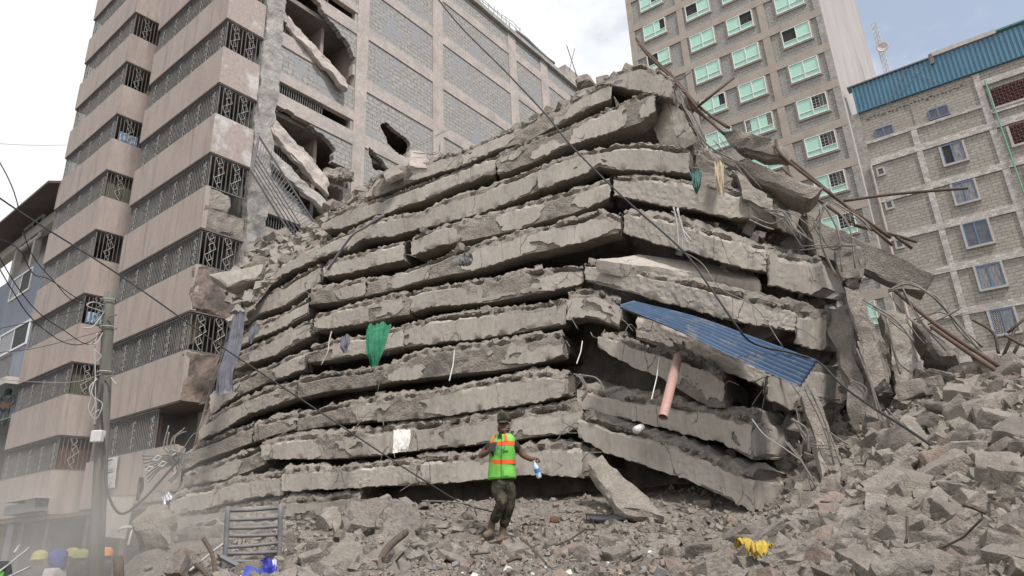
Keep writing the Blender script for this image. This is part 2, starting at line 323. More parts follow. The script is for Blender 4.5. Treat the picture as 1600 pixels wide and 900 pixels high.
class MB:
    def __init__(s): s.v = []; s.f = []
    def box(s, x0, x1, y0, y1, z0, z1):
        b = len(s.v)
        s.v += [(x0, y0, z0), (x1, y0, z0), (x1, y1, z0), (x0, y1, z0), (x0, y0, z1), (x1, y0, z1), (x1, y1, z1), (x0, y1, z1)]
        s.f += [(b, b + 3, b + 2, b + 1), (b + 4, b + 5, b + 6, b + 7), (b, b + 1, b + 5, b + 4), (b + 1, b + 2, b + 6, b + 5), (b + 2, b + 3, b + 7, b + 6), (b + 3, b, b + 4, b + 7)]
        return s
    def quad(s, a, b_, c, d):
        b = len(s.v); s.v += [tuple(a), tuple(b_), tuple(c), tuple(d)]; s.f.append((b, b + 1, b + 2, b + 3)); return s
    def prism(s, poly, depth):
        """poly: 3-D loop, depth: offset vector"""
        b = len(s.v); n = len(poly); poly = [np.asarray(p, float) for p in poly]; d = np.asarray(depth, float)
        s.v += [tuple(p) for p in poly] + [tuple(p + d) for p in poly]
        s.f.append(tuple(b + i for i in range(n))); s.f.append(tuple(b + n + i for i in reversed(range(n))))
        for i in range(n):
            j = (i + 1) % n; s.f.append((b + i, b + n + i, b + n + j, b + j))
        return s
    def tube(s, pts, r, n=6, closed=False):
        pts = [np.asarray(p, float) for p in pts]; k = len(pts); b = len(s.v)
        rr = r if hasattr(r, '__len__') else [r] * k
        ref = None
        for i, p in enumerate(pts):
            t = pts[(i + 1) % k if closed else min(i + 1, k - 1)] - pts[(i - 1) % k if closed else max(i - 1, 0)]
            L_ = np.linalg.norm(t); t = t / L_ if L_ > 1e-9 else np.array([0, 0, 1.])
            if ref is None:
                ref = np.array([0, 0, 1.]) if abs(t[2]) < .9 else np.array([1., 0, 0])
            u = np.cross(t, ref); u /= max(np.linalg.norm(u), 1e-9); w_ = np.cross(u, t); ref = w_
            for j in range(n):
                a = 2 * math.pi * j / n; s.v.append(tuple(p + rr[i] * (math.cos(a) * u + math.sin(a) * w_)))
        for i in range(k if closed else k - 1):
            for j in range(n):
                i2 = (i + 1) % k
                s.f.append((b + i * n + j, b + i * n + (j + 1) % n, b + i2 * n + (j + 1) % n, b + i2 * n + j))
        if not closed:
            s.f.append(tuple(b + j for j in reversed(range(n)))); s.f.append(tuple(b + (k - 1) * n + j for j in range(n)))
        return s
    def build(s, name, material, parent=None, smooth=False, loc=None, rz=None, bevel=0):
        me = mesh_np(name, s.v, s.f, smooth); o = link_mesh(name, me, material, parent)
        if loc is not None: o.location = loc
        if rz is not None: o.rotation_euler = (0, 0, rz)
        if bevel:
            md = o.modifiers.new('bevel', 'BEVEL'); md.width = bevel; md.segments = 2; md.limit_method = 'ANGLE'
        return o
def curve_pts(pts, n=8):
    """Catmull-Rom through 3-D points"""
    P = [np.asarray(p, float) for p in pts]; P = [2 * P[0] - P[1]] + P + [2 * P[-1] - P[-2]]; out = []
    for i in range(1, len(P) - 2):
        for k in range(n):
            t = k / n
            out.append(.5 * ((2 * P[i]) + (-P[i - 1] + P[i + 1]) * t + (2 * P[i - 1] - 5 * P[i] + 4 * P[i + 1] - P[i + 2]) * t * t + (-P[i - 1] + 3 * P[i] - 3 * P[i + 1] + P[i + 2]) * t ** 3))
    out.append(P[-2]); return out
def pxline(L_, n=6):
    return curve_pts([PX(x, y, D) for x, y, D in L_], n)
def wire(name, L_, r, material, label=None, cat='cable', n=6, sides=5, parent=None, group=None):
    b = MB(); b.tube(pxline(L_, n) if n > 1 else [PX(*q) for q in L_], r, sides); o = b.build(name, material, parent, True)
    if parent is None: tag(o, label, cat, group)
    return o
def recenter(o):
    """put the origin of a one-mesh thing at the base of its geometry"""
    me = o.data; n = len(me.vertices); a = np.empty(n * 3); me.vertices.foreach_get('co', a); a = a.reshape(-1, 3)
    c = np.array([a[:, 0].mean(), a[:, 1].mean(), a[:, 2].min()]); a -= c; me.vertices.foreach_set('co', a.ravel()); o.location = tuple(c); me.update(); return o
# ------------------------------------------------------------------ rough solids
def rough_hexa(c8, cuts, amp=.03, freq=3.0, seed=0, edge=0.0):
    """a block from 8 corners (bottom loop 0-3, top loop 4-7), its faces gridded and broken up by noise"""
    nx, ny, nz_ = cuts; c8 = np.asarray(c8, float); idx = {}; V = []; F = []
    def vid(i, j, k):
        q = (i, j, k)
        if q not in idx:
            idx[q] = len(V); a, b, c = i / nx, j / ny, k / nz_
            bot = (1 - a) * (1 - b) * c8[0] + a * (1 - b) * c8[1] + a * b * c8[2] + (1 - a) * b * c8[3]
            top = (1 - a) * (1 - b) * c8[4] + a * (1 - b) * c8[5] + a * b * c8[6] + (1 - a) * b * c8[7]
            V.append((1 - c) * bot + c * top)
        return idx[q]
    for i in range(nx):
        for j in range(ny):
            F.append((vid(i, j, 0), vid(i, j + 1, 0), vid(i + 1, j + 1, 0), vid(i + 1, j, 0)))
            F.append((vid(i, j, nz_), vid(i + 1, j, nz_), vid(i + 1, j + 1, nz_), vid(i, j + 1, nz_)))
    for i in range(nx):
        for k in range(nz_):
            F.append((vid(i, 0, k), vid(i + 1, 0, k), vid(i + 1, 0, k + 1), vid(i, 0, k + 1)))
            F.append((vid(i, ny, k), vid(i, ny, k + 1), vid(i + 1, ny, k + 1), vid(i + 1, ny, k)))
    for j in range(ny):
        for k in range(nz_):
            F.append((vid(0, j, k), vid(0, j, k + 1), vid(0, j + 1, k + 1), vid(0, j + 1, k)))
            F.append((vid(nx, j, k), vid(nx, j + 1, k), vid(nx, j + 1, k + 1), vid(nx, j, k + 1)))
    V = np.array(V); ctr = c8.mean(0)
    q = V * freq + seed * 7.7
    d = np.stack([fbm(q, 3, seed), fbm(q + 31.1, 3, seed + 5), fbm(q + 63.7, 3, seed + 9)], -1)
    K = np.array(list(idx.keys()), float); e = ((K[:, 0] % nx == 0).astype(int) + (K[:, 1] % ny == 0) + (K[:, 2] % nz_ == 0))
    V = V + d * amp
    if edge:
        chip = np.clip(fbm(V * 2.3 + seed, 3, seed + 2) + .25, 0, 1) * edge * (e >= 2)
        dirv = ctr - V; dirv /= np.maximum(np.linalg.norm(dirv, axis=1, keepdims=True), 1e-6); V = V + dirv * chip[:, None]
    return V, F
def rough_obj(name, c8, cuts, material, parent=None, amp=.03, freq=3, seed=0, edge=.0, smooth=False):
    V, F = rough_hexa(c8, cuts, amp, freq, seed, edge); return link_mesh(name, mesh_np(name, V, F, smooth), material, parent)
def box8(x0, x1, y0, y1, z0, z1):
    return [(x0, y0, z0), (x1, y0, z0), (x1, y1, z0), (x0, y1, z0), (x0, y0, z1), (x1, y0, z1), (x1, y1, z1), (x0, y1, z1)]
def in_poly(x, z, poly):
    r = np.zeros(np.shape(x), bool); n = len(poly); j = n - 1
    for i in range(n):
        xi, zi = poly[i]; xj, zj = poly[j]
        c = ((zi > z) != (zj > z)) & (x < (xj - xi) * (z - zi) / (zj - zi + 1e-12) + xi); r ^= c; j = i
    return r
def relax_edges(keep, A, B, it=3, w_=.5):
    """smooth the stair-stepped outline between kept and dropped cells"""
    nx, nz_ = keep.shape; nb = {}
    def add(p, q): nb.setdefault(p, []).append(q); nb.setdefault(q, []).append(p)
    for i in range(nx):
        for k in range(nz_):
            if i + 1 < nx and keep[i, k] != keep[i + 1, k]: add((i + 1, k), (i + 1, k + 1))
            if k + 1 < nz_ and keep[i, k] != keep[i, k + 1]: add((i, k + 1), (i + 1, k + 1))
    A = A.copy(); B = B.copy()
    for _ in range(it):
        A0, B0 = A.copy(), B.copy()
        for (i, k), l in nb.items():
            if len(l) != 2 or i in (0, nx) or k in (0, nz_): continue
            A[i, k] = (1 - w_) * A0[i, k] + w_ * (A0[l[0]] + A0[l[1]]) / 2; B[i, k] = (1 - w_) * B0[i, k] + w_ * (B0[l[0]] + B0[l[1]]) / 2
    return A, B
def hole_panel(x0, x1, z0, z1, holes, y0=0.0, thick=.2, res=.07, jit=.045, seed=0):
    nx = max(1, int(round((x1 - x0) / res))); nz_ = max(1, int(round((z1 - z0) / res)))
    X, Z = np.meshgrid(np.linspace(x0, x1, nx + 1), np.linspace(z0, z1, nz_ + 1), indexing='ij')
    cx = (X[:-1, :-1] + X[1:, 1:]) / 2; cz = (Z[:-1, :-1] + Z[1:, 1:]) / 2
    keep = np.ones(cx.shape, bool)
    for h in holes: keep &= ~in_poly(cx + .12 * fbm(np.stack([cx * 3, cz * 3, cx * 0 + 2.0], -1), 3), cz + .12 * fbm(np.stack([cx * 3 + 40, cz * 3, cx * 0 + 2.0], -1), 3), h)
    # loose cells would hang in the air: keep only what holds together
    lab = np.zeros(keep.shape, int); best = (0, 0); c = 0
    for i0 in range(nx):
        for k0 in range(nz_):
            if keep[i0, k0] and not lab[i0, k0]:
                c += 1; st = [(i0, k0)]; lab[i0, k0] = c; cnt = 0
                while st:
                    a, b = st.pop(); cnt += 1
                    for a2, b2 in ((a + 1, b), (a - 1, b), (a, b + 1), (a, b - 1)):
                        if 0 <= a2 < nx and 0 <= b2 < nz_ and keep[a2, b2] and not lab[a2, b2]: lab[a2, b2] = c; st.append((a2, b2))
                best = max(best, (cnt, c))
    if not keep.any(): return None
    keep &= lab == best[1]
    jx = vnoise(np.stack([X * 9, Z * 9, X * 0 + 3 + seed], -1)) * jit; jz = vnoise(np.stack([X * 9, Z * 9, X * 0 + 9 + seed], -1)) * jit
    jx[0, :] = jx[-1, :] = 0; jz[:, 0] = jz[:, -1] = 0
    inner = np.zeros(X.shape, bool)
    full = np.pad(keep, 1, constant_values=True)
    allk = full[:-1, :-1] & full[1:, :-1] & full[:-1, 1:] & full[1:, 1:]
    jx[allk] = 0; jz[allk] = 0
    X2, Z2 = relax_edges(keep, X + jx, Z + jz, 1, .45)
    V = []; n1 = (nx + 1) * (nz_ + 1)
    for yy in (y0, y0 + thick):
        V += list(np.stack([X2.ravel(), np.full(n1, yy), Z2.ravel()], -1))
    I = np.arange(n1).reshape(nx + 1, nz_ + 1); F = []
    for i in range(nx):
        for k in range(nz_):
            if not keep[i, k]: continue
            a, b, c, d = I[i, k], I[i + 1, k], I[i + 1, k + 1], I[i, k + 1]
            F.append((a, b, c, d)); F.append((a + n1, d + n1, c + n1, b + n1))
            if i == 0 or not keep[i - 1, k]: F.append((a, d, d + n1, a + n1))
            if i == nx - 1 or not keep[i + 1, k]: F.append((b, b + n1, c + n1, c))
            if k == 0 or not keep[i, k - 1]: F.append((a, a + n1, b + n1, b))
            if k == nz_ - 1 or not keep[i, k + 1]: F.append((d, c, c + n1, d + n1))
    used = sorted({v for f in F for v in f}); mp_ = {v: i for i, v in enumerate(used)}
    return [V[v] for v in used], [tuple(mp_[v] for v in f) for f in F]

# ------------------------------------------------------------------ tan tower on the left
AZL = -0.917524
PN = np.array([-9.78, 19.26, 0.0]); AX = np.array([math.sin(AZL), math.cos(AZL), 0]); BX = np.array([math.cos(AZL), -math.sin(AZL), 0])
RZL = math.atan2(-AX[1], -AX[0])
tower = tag(empty('apartment_tower', PN, RZL), 'tall taupe apartment tower with barred balcony bands and a torn side wall', 'building')
ZB = [2.8 + 2.755 * i for i in range(10)]
def diamond_chain(mb, x, y, z0, n=3, s=.155, r=.016, side=False, vert=True):
    """a chain of standing diamonds joined by short bars, in the x-z plane (y-z when side)"""
    def q(a, b): return (x, y + a, b) if side else (x + a, y, b)
    step = s * 2.35; z = z0
    for k in range(n):
        o = (.05 if k % 2 else -.05)
        c = z + s
        pts = [q(o - s * .75, c + .04), q(o + .02, c + s), q(o + s * .75, c - .04), q(o - .02, c - s)]
        mb.tube(pts, r, 4, closed=True)
        z += step
        if k < n - 1: mb.tube([q(o + .02, c + s), q(-o - .02, z)], r, 4)
    mb.tube([q(.05, z0 - .13), q(-.07, z0)], r, 4)
def scroll(mb, x, y, z0, z1, r=.013):
    z = z0 + .04; k = 0
    while z < z1 - .2:
        for sgn in (-1, 1):
            pts = [(x + sgn * (.055 + .05 * math.cos(a)), y, z + .1 + .095 * math.sin(a) + .02 * sgn) for a in np.linspace(0, 5.0, 7)]
            mb.tube(pts, r, 3)
        z += .235; k += 1
def bars(mb, x0, x1, y, z0, z1, sp=.115, r=.011, side=False):
    n = int((x1 - x0) / sp)
    for i in range(n + 1):
        x = x0 + (x1 - x0) * i / n
        if side: mb.box(y - r, y + r, x - r, x + r, z0, z1)
        else: mb.box(x - r, x + r, y - r, y + r, z0, z1)
    for z in (z0 + .03, z1 - .03):
        if side: mb.box(y - .018, y + .018, x0, x1, z - .018, z + .018)
        else: mb.box(x0, x1, y - .018, y + .018, z - .018, z + .018)
SCR = []
def bay(u0, u1, depth, side_depth, first, near):
    for i, zb in enumerate(ZB):
        # balcony parapet: front plus both returns, with a thin soffit slab carried below it
        if near:
            b = MB(); b.box(u0, u1 - .003, 0, .16, zb, zb + 1.5); b.box(u0, u0 + .16, .16, depth, zb, zb + 1.5); b.build('parapet', M['plaster'], tower)
            sidem = {3: 'plaster_dirty', 2: 'plaster_dirty', 1: 'plaster_dirty', 0: 'plaster_dirty'}.get(i, 'plaster_worn')
            if i in (1, 2):
                o = rough_obj('parapet', box8(u1 - .22, u1, 0.002, side_depth, zb, zb + 1.5), (4, 14, 14), M[sidem], tower, amp=.06, freq=3.5, seed=i, edge=.12)
                tag(o, 'sooty broken end parapet')
            elif i == 3:
                o = rough_obj('parapet', box8(u1 - .25, u1 - .02, 0.02, side_depth, zb, zb + .78), (4, 16, 8), M['conc_rough'], tower, amp=.07, freq=4, seed=i, edge=.1)
                tag(o, 'end parapet smashed to half its height')
                o = rough_obj('broken_panel', box8(u1 - .16, u1 - .04, 0.03, side_depth * .62, zb + .78, zb + 1.46), (3, 10, 8), M['rock_pale'], tower, amp=.06, freq=4, seed=77, edge=.2)
            elif i == 0:
                pass
            else:
                b = MB(); b.box(u1 - .16, u1, .002, side_depth, zb, zb + 1.5); b.build('parapet', M[sidem], tower)
        else:
            b = MB(); b.box(u0, u1, 0, .16, zb, zb + 1.5); b.box(u0, u0 + .16, .16, depth, zb, zb + 1.5); b.box(u1 - .16, u1, .16, depth, zb, zb + 1.5)
            b.build('parapet', M['plaster'], tower)
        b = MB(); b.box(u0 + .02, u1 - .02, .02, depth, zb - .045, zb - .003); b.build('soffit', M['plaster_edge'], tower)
        if i == 0: continue
        z0 = zb - 1.252; z1 = zb - .048
        missing = near and i == 1
        g = MB(); ue = u1 - (1.35 if missing else .07)
        bars(g, u0 + .08, ue, .08, z0, z1)
        if not missing: bars(g, .1, side_depth - .05, u1 - .08, z0, z1, sp=.14, side=True)
        bars(g, .1, depth - .1, u0 + .08, z0, z1, sp=.2, side=True)
        go = g.build('window_grille', M['grille'], tower)
        nsc = int((ue - u0) / .95)
        if not SCR:
            s = MB(); scroll(s, 0, 0, .04, z1 - z0 - .02); SCR.append(mesh_np('grille_scroll', s.v, s.f)); SCR[0].materials.append(M['scroll'])
        for k in range(nsc):
            so_ = link_mesh('grille_scroll', SCR[0], None, go); so_.location = (u0 + .5 + (ue - u0 - .8) * k / max(1, nsc - 1), .065, z0)
        if not missing:
            for yy in ((.42, 1.02) if near else (.62, 1.55)):
                d = MB(); diamond_chain(d, u1 - .055, yy, z0 + .2, 3, side=True); d.build('grille_diamonds', M['grille_white'], go)
        # what hangs behind the front bars differs from flat to flat
        rc = random.Random(i * 7 + int(near)); xx = u0 + .5
        while xx < u1 - 1.6:
            wd = rc.uniform(.5, 1.3)
            if rc.random() < .55:
                b = MB(); nn = max(4, int(wd / .09)); hh = rc.uniform(.6, 1.15)
                for k in range(nn): b.box(xx + wd * k / nn, xx + wd * (k + .96) / nn, .5 + .03 * (k % 2), .53 + .03 * (k % 2), z1 - hh, z1)
                b.build('curtain', M[rc.choice(('olive_curtain', 'grey_cloth', 'room_light', 'brown_curtain', 'room', 'tan_stack'))], tower)
            xx += wd + rc.uniform(.2, .9)
        # room behind the bars
        if not near:
            b = MB(); n = 26
            for k in range(n):
                y0 = .22 + (depth - .35) * k / n; b.box(u1 - .32 - .03 * (k % 2), u1 - .28, y0, y0 + (depth - .35) / n - .012, z0, z1)
            if i in (1, 2, 5): b.build('curtain', M['brown_curtain'] if i == 1 else M['olive_curtain'], tower)
    # back wall of the balconies
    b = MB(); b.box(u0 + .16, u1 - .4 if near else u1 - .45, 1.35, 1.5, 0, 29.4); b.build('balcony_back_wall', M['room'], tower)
bay(-5.9, 0.0, 2.3, 1.45, 0, True)
bay(-14.5, -8.85, 2.3, 2.3, 0, False)
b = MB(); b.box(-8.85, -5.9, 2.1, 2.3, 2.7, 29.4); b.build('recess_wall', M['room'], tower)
b = MB(); b.box(-14.45, -5.2, 2.3, 24, 0, 29.4); b.build('tower_core', M['plaster'], tower)
b = MB(); b.box(-14.6, -5.0, 2.0, 23.8, 29.42, 29.6); b.build('roof_slab', M['pink_beam'], tower)
# things seen through the bars of the left bay
for i, mm, nm in ((7, 'jerry', 'jerrycan'), (6, 'white_blanket', 'folded_cloth'), (3, 'white_blanket', 'hanging_cloth')):
    b = MB(); zz = ZB[i] - 1.2
    if nm == 'jerrycan': b.box(-9.3, -9.1, 1.15, 1.35, zz, zz + .33); b.box(-9.24, -9.18, 1.2, 1.26, zz + .33, zz + .4); b.box(-9.3, -9.1, 1.45, 1.65, zz, zz + .33)
    else:
        for k in range(5): b.box(-9.2, -9.08, .35 + k * .15, .35 + k * .15 + .13, zz + .1, zz + .55)
    b.build(nm, M[mm], tower, bevel=.02)
b = MB()
for k in range(6): b.box(-9.2, -9.06, 1.12 + k * .14, 1.12 + k * .14 + .11, ZB[3] - 1.2, ZB[3] - .68)
b.build('folded_mats', M['tan_stack'], tower, bevel=.02)
# ground floor: dark shop recess, fascia box, posts
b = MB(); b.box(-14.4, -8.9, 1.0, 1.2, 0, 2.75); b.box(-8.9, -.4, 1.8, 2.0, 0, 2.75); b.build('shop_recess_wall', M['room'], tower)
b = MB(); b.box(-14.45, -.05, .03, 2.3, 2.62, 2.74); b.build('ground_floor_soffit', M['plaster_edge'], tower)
for u in (-14.3, -11.5, -9.1, -5.7, -3.0): MB().box(u - .14, u + .14, .25, .55, 0, 2.62).build('ground_floor_post', M['plaster_dirty'], tower)
b = MB(); b.box(-11.6, -9.5, -.42, -.02, 2.86, 3.2); b.build('sign_box', M['sign_grey'], tower, bevel=.01)
b = MB(); b.box(-9.49, -8.5, -.45, -.03, 2.88, 3.3); b.build('sign_box', M['grille'], tower, bevel=.01)
b = MB(); b.box(-11.7, -8.3, -.5, .0, 3.31, 3.35); b.build('sign_ledge', M['stone_sill'], tower)
# end of the lowest balcony hanging at a slant: wall with the poster
o = rough_obj('parapet', box8(-.9, .25, -.02, .2, 3.0, 4.25), (10, 3, 12), M['plaster'], tower, amp=.03, freq=3, seed=4, edge=.1); tag(o, 'cracked end of the lowest parapet')
b = MB(); b.box(-1.35, .05, 1.3, 1.45, 4.3, 5.5); b.build('room_partition', M['room_light'], tower)
b = MB(); b.box(-.05, .6, 1.2, 1.3, 4.3, 5.5); b.build('room_partition', M['room_light'], tower)

# party wall -------------------------------------------------------
RW = math.pi / 2
HOLES = [[(2.0, 21.7), (2.47, 20.58), (3.33, 20.13), (3.99, 19.45), (4.8, 19.55), (5.68, 20.0), (5.68, 20.9), (5.34, 21.61), (4.6, 21.9), (4.14, 22.17), (3.3, 22.75), (2.6, 23.1), (2.0, 23.3)],
         [(2.1, 16.43), (2.5, 16.0), (3.3, 15.5), (4.2, 15.0), (4.85, 15.5), (4.95, 16.2), (4.3, 16.5), (3.6, 16.68), (2.9, 16.75), (2.1, 16.8)],
         [(7.13, 18.3), (7.3, 18.45), (7.59, 18.62), (8.1, 18.5), (8.6, 18.42), (8.94, 18.3), (9.02, 17.9), (8.76, 17.43), (8.26, 17.38), (7.8, 17.6), (7.4, 17.95)],
         [(6.55, 17.0), (6.7, 16.4), (6.85, 16.15), (7.6, 16.1), (8.0, 16.35), (7.2, 16.75)],
         [(2.1, 14.2), (3.2, 13.4), (4.4, 12.6), (5.4, 12.6), (5.4, 14.5), (3.9, 14.35), (2.9, 14.75)]]
def wall_piece(name, x0, x1, z0, z1, material, y0=0.0, thick=.22, holes=True, seed=0):
    hs = [h for h in HOLES if holes and min(p[0] for p in h) < x1 and max(p[0] for p in h) > x0 and min(p[1] for p in h) < z1 and max(p[1] for p in h) > z0]
    if hs:
        r_ = hole_panel(x0, x1, z0, z1, hs, y0, thick, seed=seed)
        if r_ is None: return None
        o = link_mesh(name, mesh_np(name, *r_), material, tower)
    else:
        b_ = MB(); b_.box(x0, x1, y0, y0 + thick, z0, z1); o = b_.build(name, material, tower)
    o.rotation_euler = (0, 0, RW); return o
BEAM = [25.1 + 2.75 * k for k in range(-8, 2)]
cols = [(5.73, 6.35), (10.4, 11.12), (16.7, 17.45), (19.97, 20.76)]
for x0, x1 in cols: wall_piece('column', x0, x1, 0, 29.44, M['pink_beam'], -.06, .34, holes=False)
o = rough_obj('column', box8(1.46, 2.2, -.08, .3, 0, 29.4), (6, 3, 150), M['stone_col'], tower, amp=.09, freq=2.6, seed=3, edge=.06); o.rotation_euler = (0, 0, RW)
bays = [(6.35, 10.4), (11.12, 16.7), (17.45, 19.97), (20.76, 24.3)]
for bi, (x0, x1) in enumerate(bays):
    for k, zb in enumerate(BEAM):
        wall_piece('beam', x0, x1, zb, zb + .6, M['pink_beam'], -.045, .3, seed=k)
        zt = BEAM[k + 1] if k + 1 < len(BEAM) else 29.44
        wall_piece('block_panel', x0, x1, zb + .6, zt, M['wall_brick'], 0, .2, seed=k + 20)
wall_piece('coping', 2.2, 24.4, 29.44, 29.72, M['stone_col'], -.22, .5, holes=False)
for k in range(-5, 5):      # the bay of slit windows
    s0 = 17.33 + 2.755 * k; s1 = s0 + .52
    for nm, za, zc, mm, y0 in (('spandrel', s0 - .62, s0, 'pink_beam', -.045), ('lintel', s1, s1 + .42, 'pink_beam', -.045), ('block_panel', s1 + .42, s0 + 2.755 - .62, 'wall_brick', 0.0)):
        if za > 29.4: continue
        wall_piece(nm, 2.2, 5.73, za, min(zc, 29.44), M[mm], y0, .24, seed=k + 40)
    b = MB(); xe = {0: 4.25, -1: 4.0, 2: 4.2}.get(k, 3.4)
    bars(b, 2.25, xe, .08, s0, s1, sp=.1, r=.014); o = b.build('window_grille', M['grille'], tower); o.rotation_euler = (0, 0, RW)
    for nm, xa, xb in (('window_jamb', 5.6, 5.73),):
        wall_piece(nm, xa, xb, s0, s1, M['room_light'], .0, .24, holes=False)
    # floor and rooms behind
    b = MB(); b.box(2.1, 23.5, .3, 5.0, s0 - .75, s0 - .55); o = b.build('floor_slab', M['conc_rough'], tower); o.rotation_euler = (0, 0, RW)
    b = MB(); b.box(1.6, 24, 3.2, 3.4, s0 - .55, s0 + 2.0); o = b.build('room_wall', M['room_light'], tower); o.rotation_euler = (0, 0, RW)
    b = MB(); b.box(4.35, 4.5, .6, 3.2, s0 - .55, s0 + 2.0); o = b.build('room_partition', M['room_pink'], tower); o.rotation_euler = (0, 0, RW)
    for xp in (5.75, 10.45):
        b = MB(); b.box(xp, xp + .2, .29, 3.2, s0 - .55, s0 + 2.0); o = b.build('room_partition', M['room_pink'], tower); o.rotation_euler = (0, 0, RW)
# roof clutter: rails and rolled sheet on the parapet
b = MB(); rr = random.Random(5)
for k in range(12):
    x = 13.4 + k * .42; b.tube([(x, .05, 29.7), (x + rr.uniform(-.1, .1), .05 + rr.uniform(-.1, .1), 30.55)], .018, 4)
for z in (29.95, 30.25, 30.5): b.tube([(13.2 + j * .8, rr.uniform(-.06, .1), z + rr.uniform(-.05, .05)) for j in range(7)], .015, 4)
for k in range(16):
    x = rr.uniform(13, 23.5); b.tube([(x, .05, 29.75), (x + rr.uniform(-.5, .5), rr.uniform(-.3, .3), 29.95 + rr.random() * .35)], .012, 4)
o = b.build('roof_rail', M['rust'], tower); o.rotation_euler = (0, 0, RW)
b = MB(); b.tube([(17.6, -.05, 30.02), (18.6, .0, 30.05), (19.8, .05, 30.0), (20.9, 0, 29.95), (21.6, -.05, 30.05)], [.12, .2, .2, .17, .1], 8); o = b.build('rolled_sheet', M['dark_steel'], tower, True); o.rotation_euler = (0, 0, RW)
rb = MB(); rb.tube([(11.4, -.2, 30.0), (12.2, .1, 30.4), (13.2, .0, 30.1), (14.0, .1, 30.6)], [.3, .35, .3, .15], 7); o = rb.build('dark_bundle', M['black'], tower, True); o.rotation_euler = (0, 0, RW)
# stair head block on the roof's far end
blk = MB(); blk.box(23.6, 26.8, .3, 3, 27.5, 31.35); o = blk.build('stair_head', M['pink_beam'], tower); o.rotation_euler = (0, 0, RW)
b = MB(); b.tube([(24.0, .2, 31.2), (24.9, .2, 33.4)], .03, 4); b.tube([(25.0, .25, 31.0), (23.9, .25, 33.1)], .03, 4); o = b.build('crossed_rods', M['rust'], tower); o.rotation_euler = (0, 0, RW)

# torn spandrels hanging across the holes: one thing each
def wp(s, z, out=0.0):
    return PN + BX * s - AX * out + np.array([0, 0, z])
def hang(name, s0, z0, s1, z1, h, out0, out1, th, material, label, seed, cat='concrete slab'):
    d0, d1 = np.array([0, 0, h]), np.array([0, 0, h])
    c8 = [wp(s0, z0, out0), wp(s1, z1, out1), wp(s1, z1, out1 - th), wp(s0, z0, out0 - th)]
    c8 = c8 + [c + np.array([0, 0, h]) - AX * (-.15) for c in c8]
    o = rough_obj(name, c8, (34, 4, 12), M[material], None, amp=.13, freq=2.2, seed=seed, edge=.26); recenter(o); tag(o, label, cat); return o
hang('hanging_spandrel', 2.35, 20.35, 5.1, 18.75, .62, .12, .45, .22, 'pink_beam', 'long broken spandrel slanting down across the upper hole in the tower', 21)
hang('hanging_spandrel', 2.1, 15.35, 4.45, 13.65, .85, .2, .5, .25, 'pink_beam', 'cracked spandrel sagging below the lower hole, above the leaning railing', 22)
hang('hanging_spandrel', 2.1, 14.2, 4.7, 12.7, .62, .22, .55, .25, 'stone_col', 'lowest hanging spandrel behind the leaning stair railing', 23)
for k, (s, z, sz) in enumerate(((4.9, 14.9, .45), (5.3, 15.0, .5), (4.6, 14.7, .4))):
    q = wp(s, z, .25); o = rough_obj('broken_lump', [q + np.array(v) * sz for v in box8(-.6, .6, -.5, .5, -.45, .5)], (5, 5, 5), M['rock_pale'], None, amp=.14, freq=3, seed=60 + k, edge=.2); recenter(o)
    tag(o, ['small cracked lump at the left end of the cluster under the lower hole', 'largest cracked lump under the grey blocks by the second column', 'middle cracked lump caught on the torn ledge'][(0, 1, 2)[k] if k != 2 else 2], 'rubble')

# ------------------------------------------------------------------ slate blue house at the far left
house = tag(empty('corner_house', PN + AX * 14.7 + BX * .9, RZL), 'slate blue house under a brown overhanging roof beyond the taupe tower', 'building')
def hp(x, y, v=.9):
    P = hitplane(x, y, PN + BX * v, BX); return float(-(P - (PN + AX * 14.7)) @ AX) , float(P[2])
b = MB(); b.box(-12, .1, 0, 6, 0, 15.4); b.build('wall', M['slate_wall'], house)
b = MB(); b.box(-12, .1, .9, 6, 15.4, 18.0); b.build('top_floor_wall', M['cream'], house)
b = MB(); b.box(-12, .2, -.1, .35, 17.2, 17.75); b.build('eaves_beam', M['cream'], house)
for u in (-.7, -2.6, -5.2, -8): MB().box(u - .16, u + .16, .0, .3, 15.4, 17.2).build('post', M['cream'], house)
b = MB(); b.prism([(-13, -1.4, 17.75), (.35, -1.4, 17.75), (.35, 3.5, 19.6), (-13, 3.5, 19.6)], (0, 0, .12)); b.build('roof', M['brown_roof'], house)
for (xa, ya, xb, yb) in ((40, 352, 61, 376), (23, 432, 45, 459), (4, 518, 40, 545)):
    u0, z1 = hp(xa, ya); u1, z0 = hp(xb, yb)
    zc = (z0 + z1) / 2; h_ = 1.25; z0, z1 = zc - h_ / 2, zc + h_ / 2
    f = MB(); t_ = .09
    f.box(u0, u1, -.06, .05, z0, z0 + t_); f.box(u0, u1, -.06, .05, z1 - t_, z1); f.box(u0, u0 + t_, -.06, .05, z0 + t_, z1 - t_); f.box(u1 - t_, u1, -.06, .05, z0 + t_, z1 - t_); f.box((u0 + u1) / 2 - .04, (u0 + u1) / 2 + .04, -.05, .04, z0 + t_, z1 - t_)
    wi = f.build('window', M['white_frame'], house)
    MB().box(u0 + t_, (u0 + u1) / 2, -.02, .02, z0 + t_, z1 - t_).build('pane', M['curtain_glass'], wi); MB().box((u0 + u1) / 2, u1 - t_, -.021, .019, z0 + t_, z1 - t_).build('pane', M['interior_shade'], wi)
u1, zr = hp(45, 530); u1 = .0
b = MB(); b.box(-12, u1, -1.3, 0, 8.35, 8.65); b.build('balcony_slab', M['cream'], house)
b = MB(); bars(b, -12, u1, -1.25, 8.65, 9.7, sp=.16, r=.014); b.build('balcony_railing', M['grille'], house)
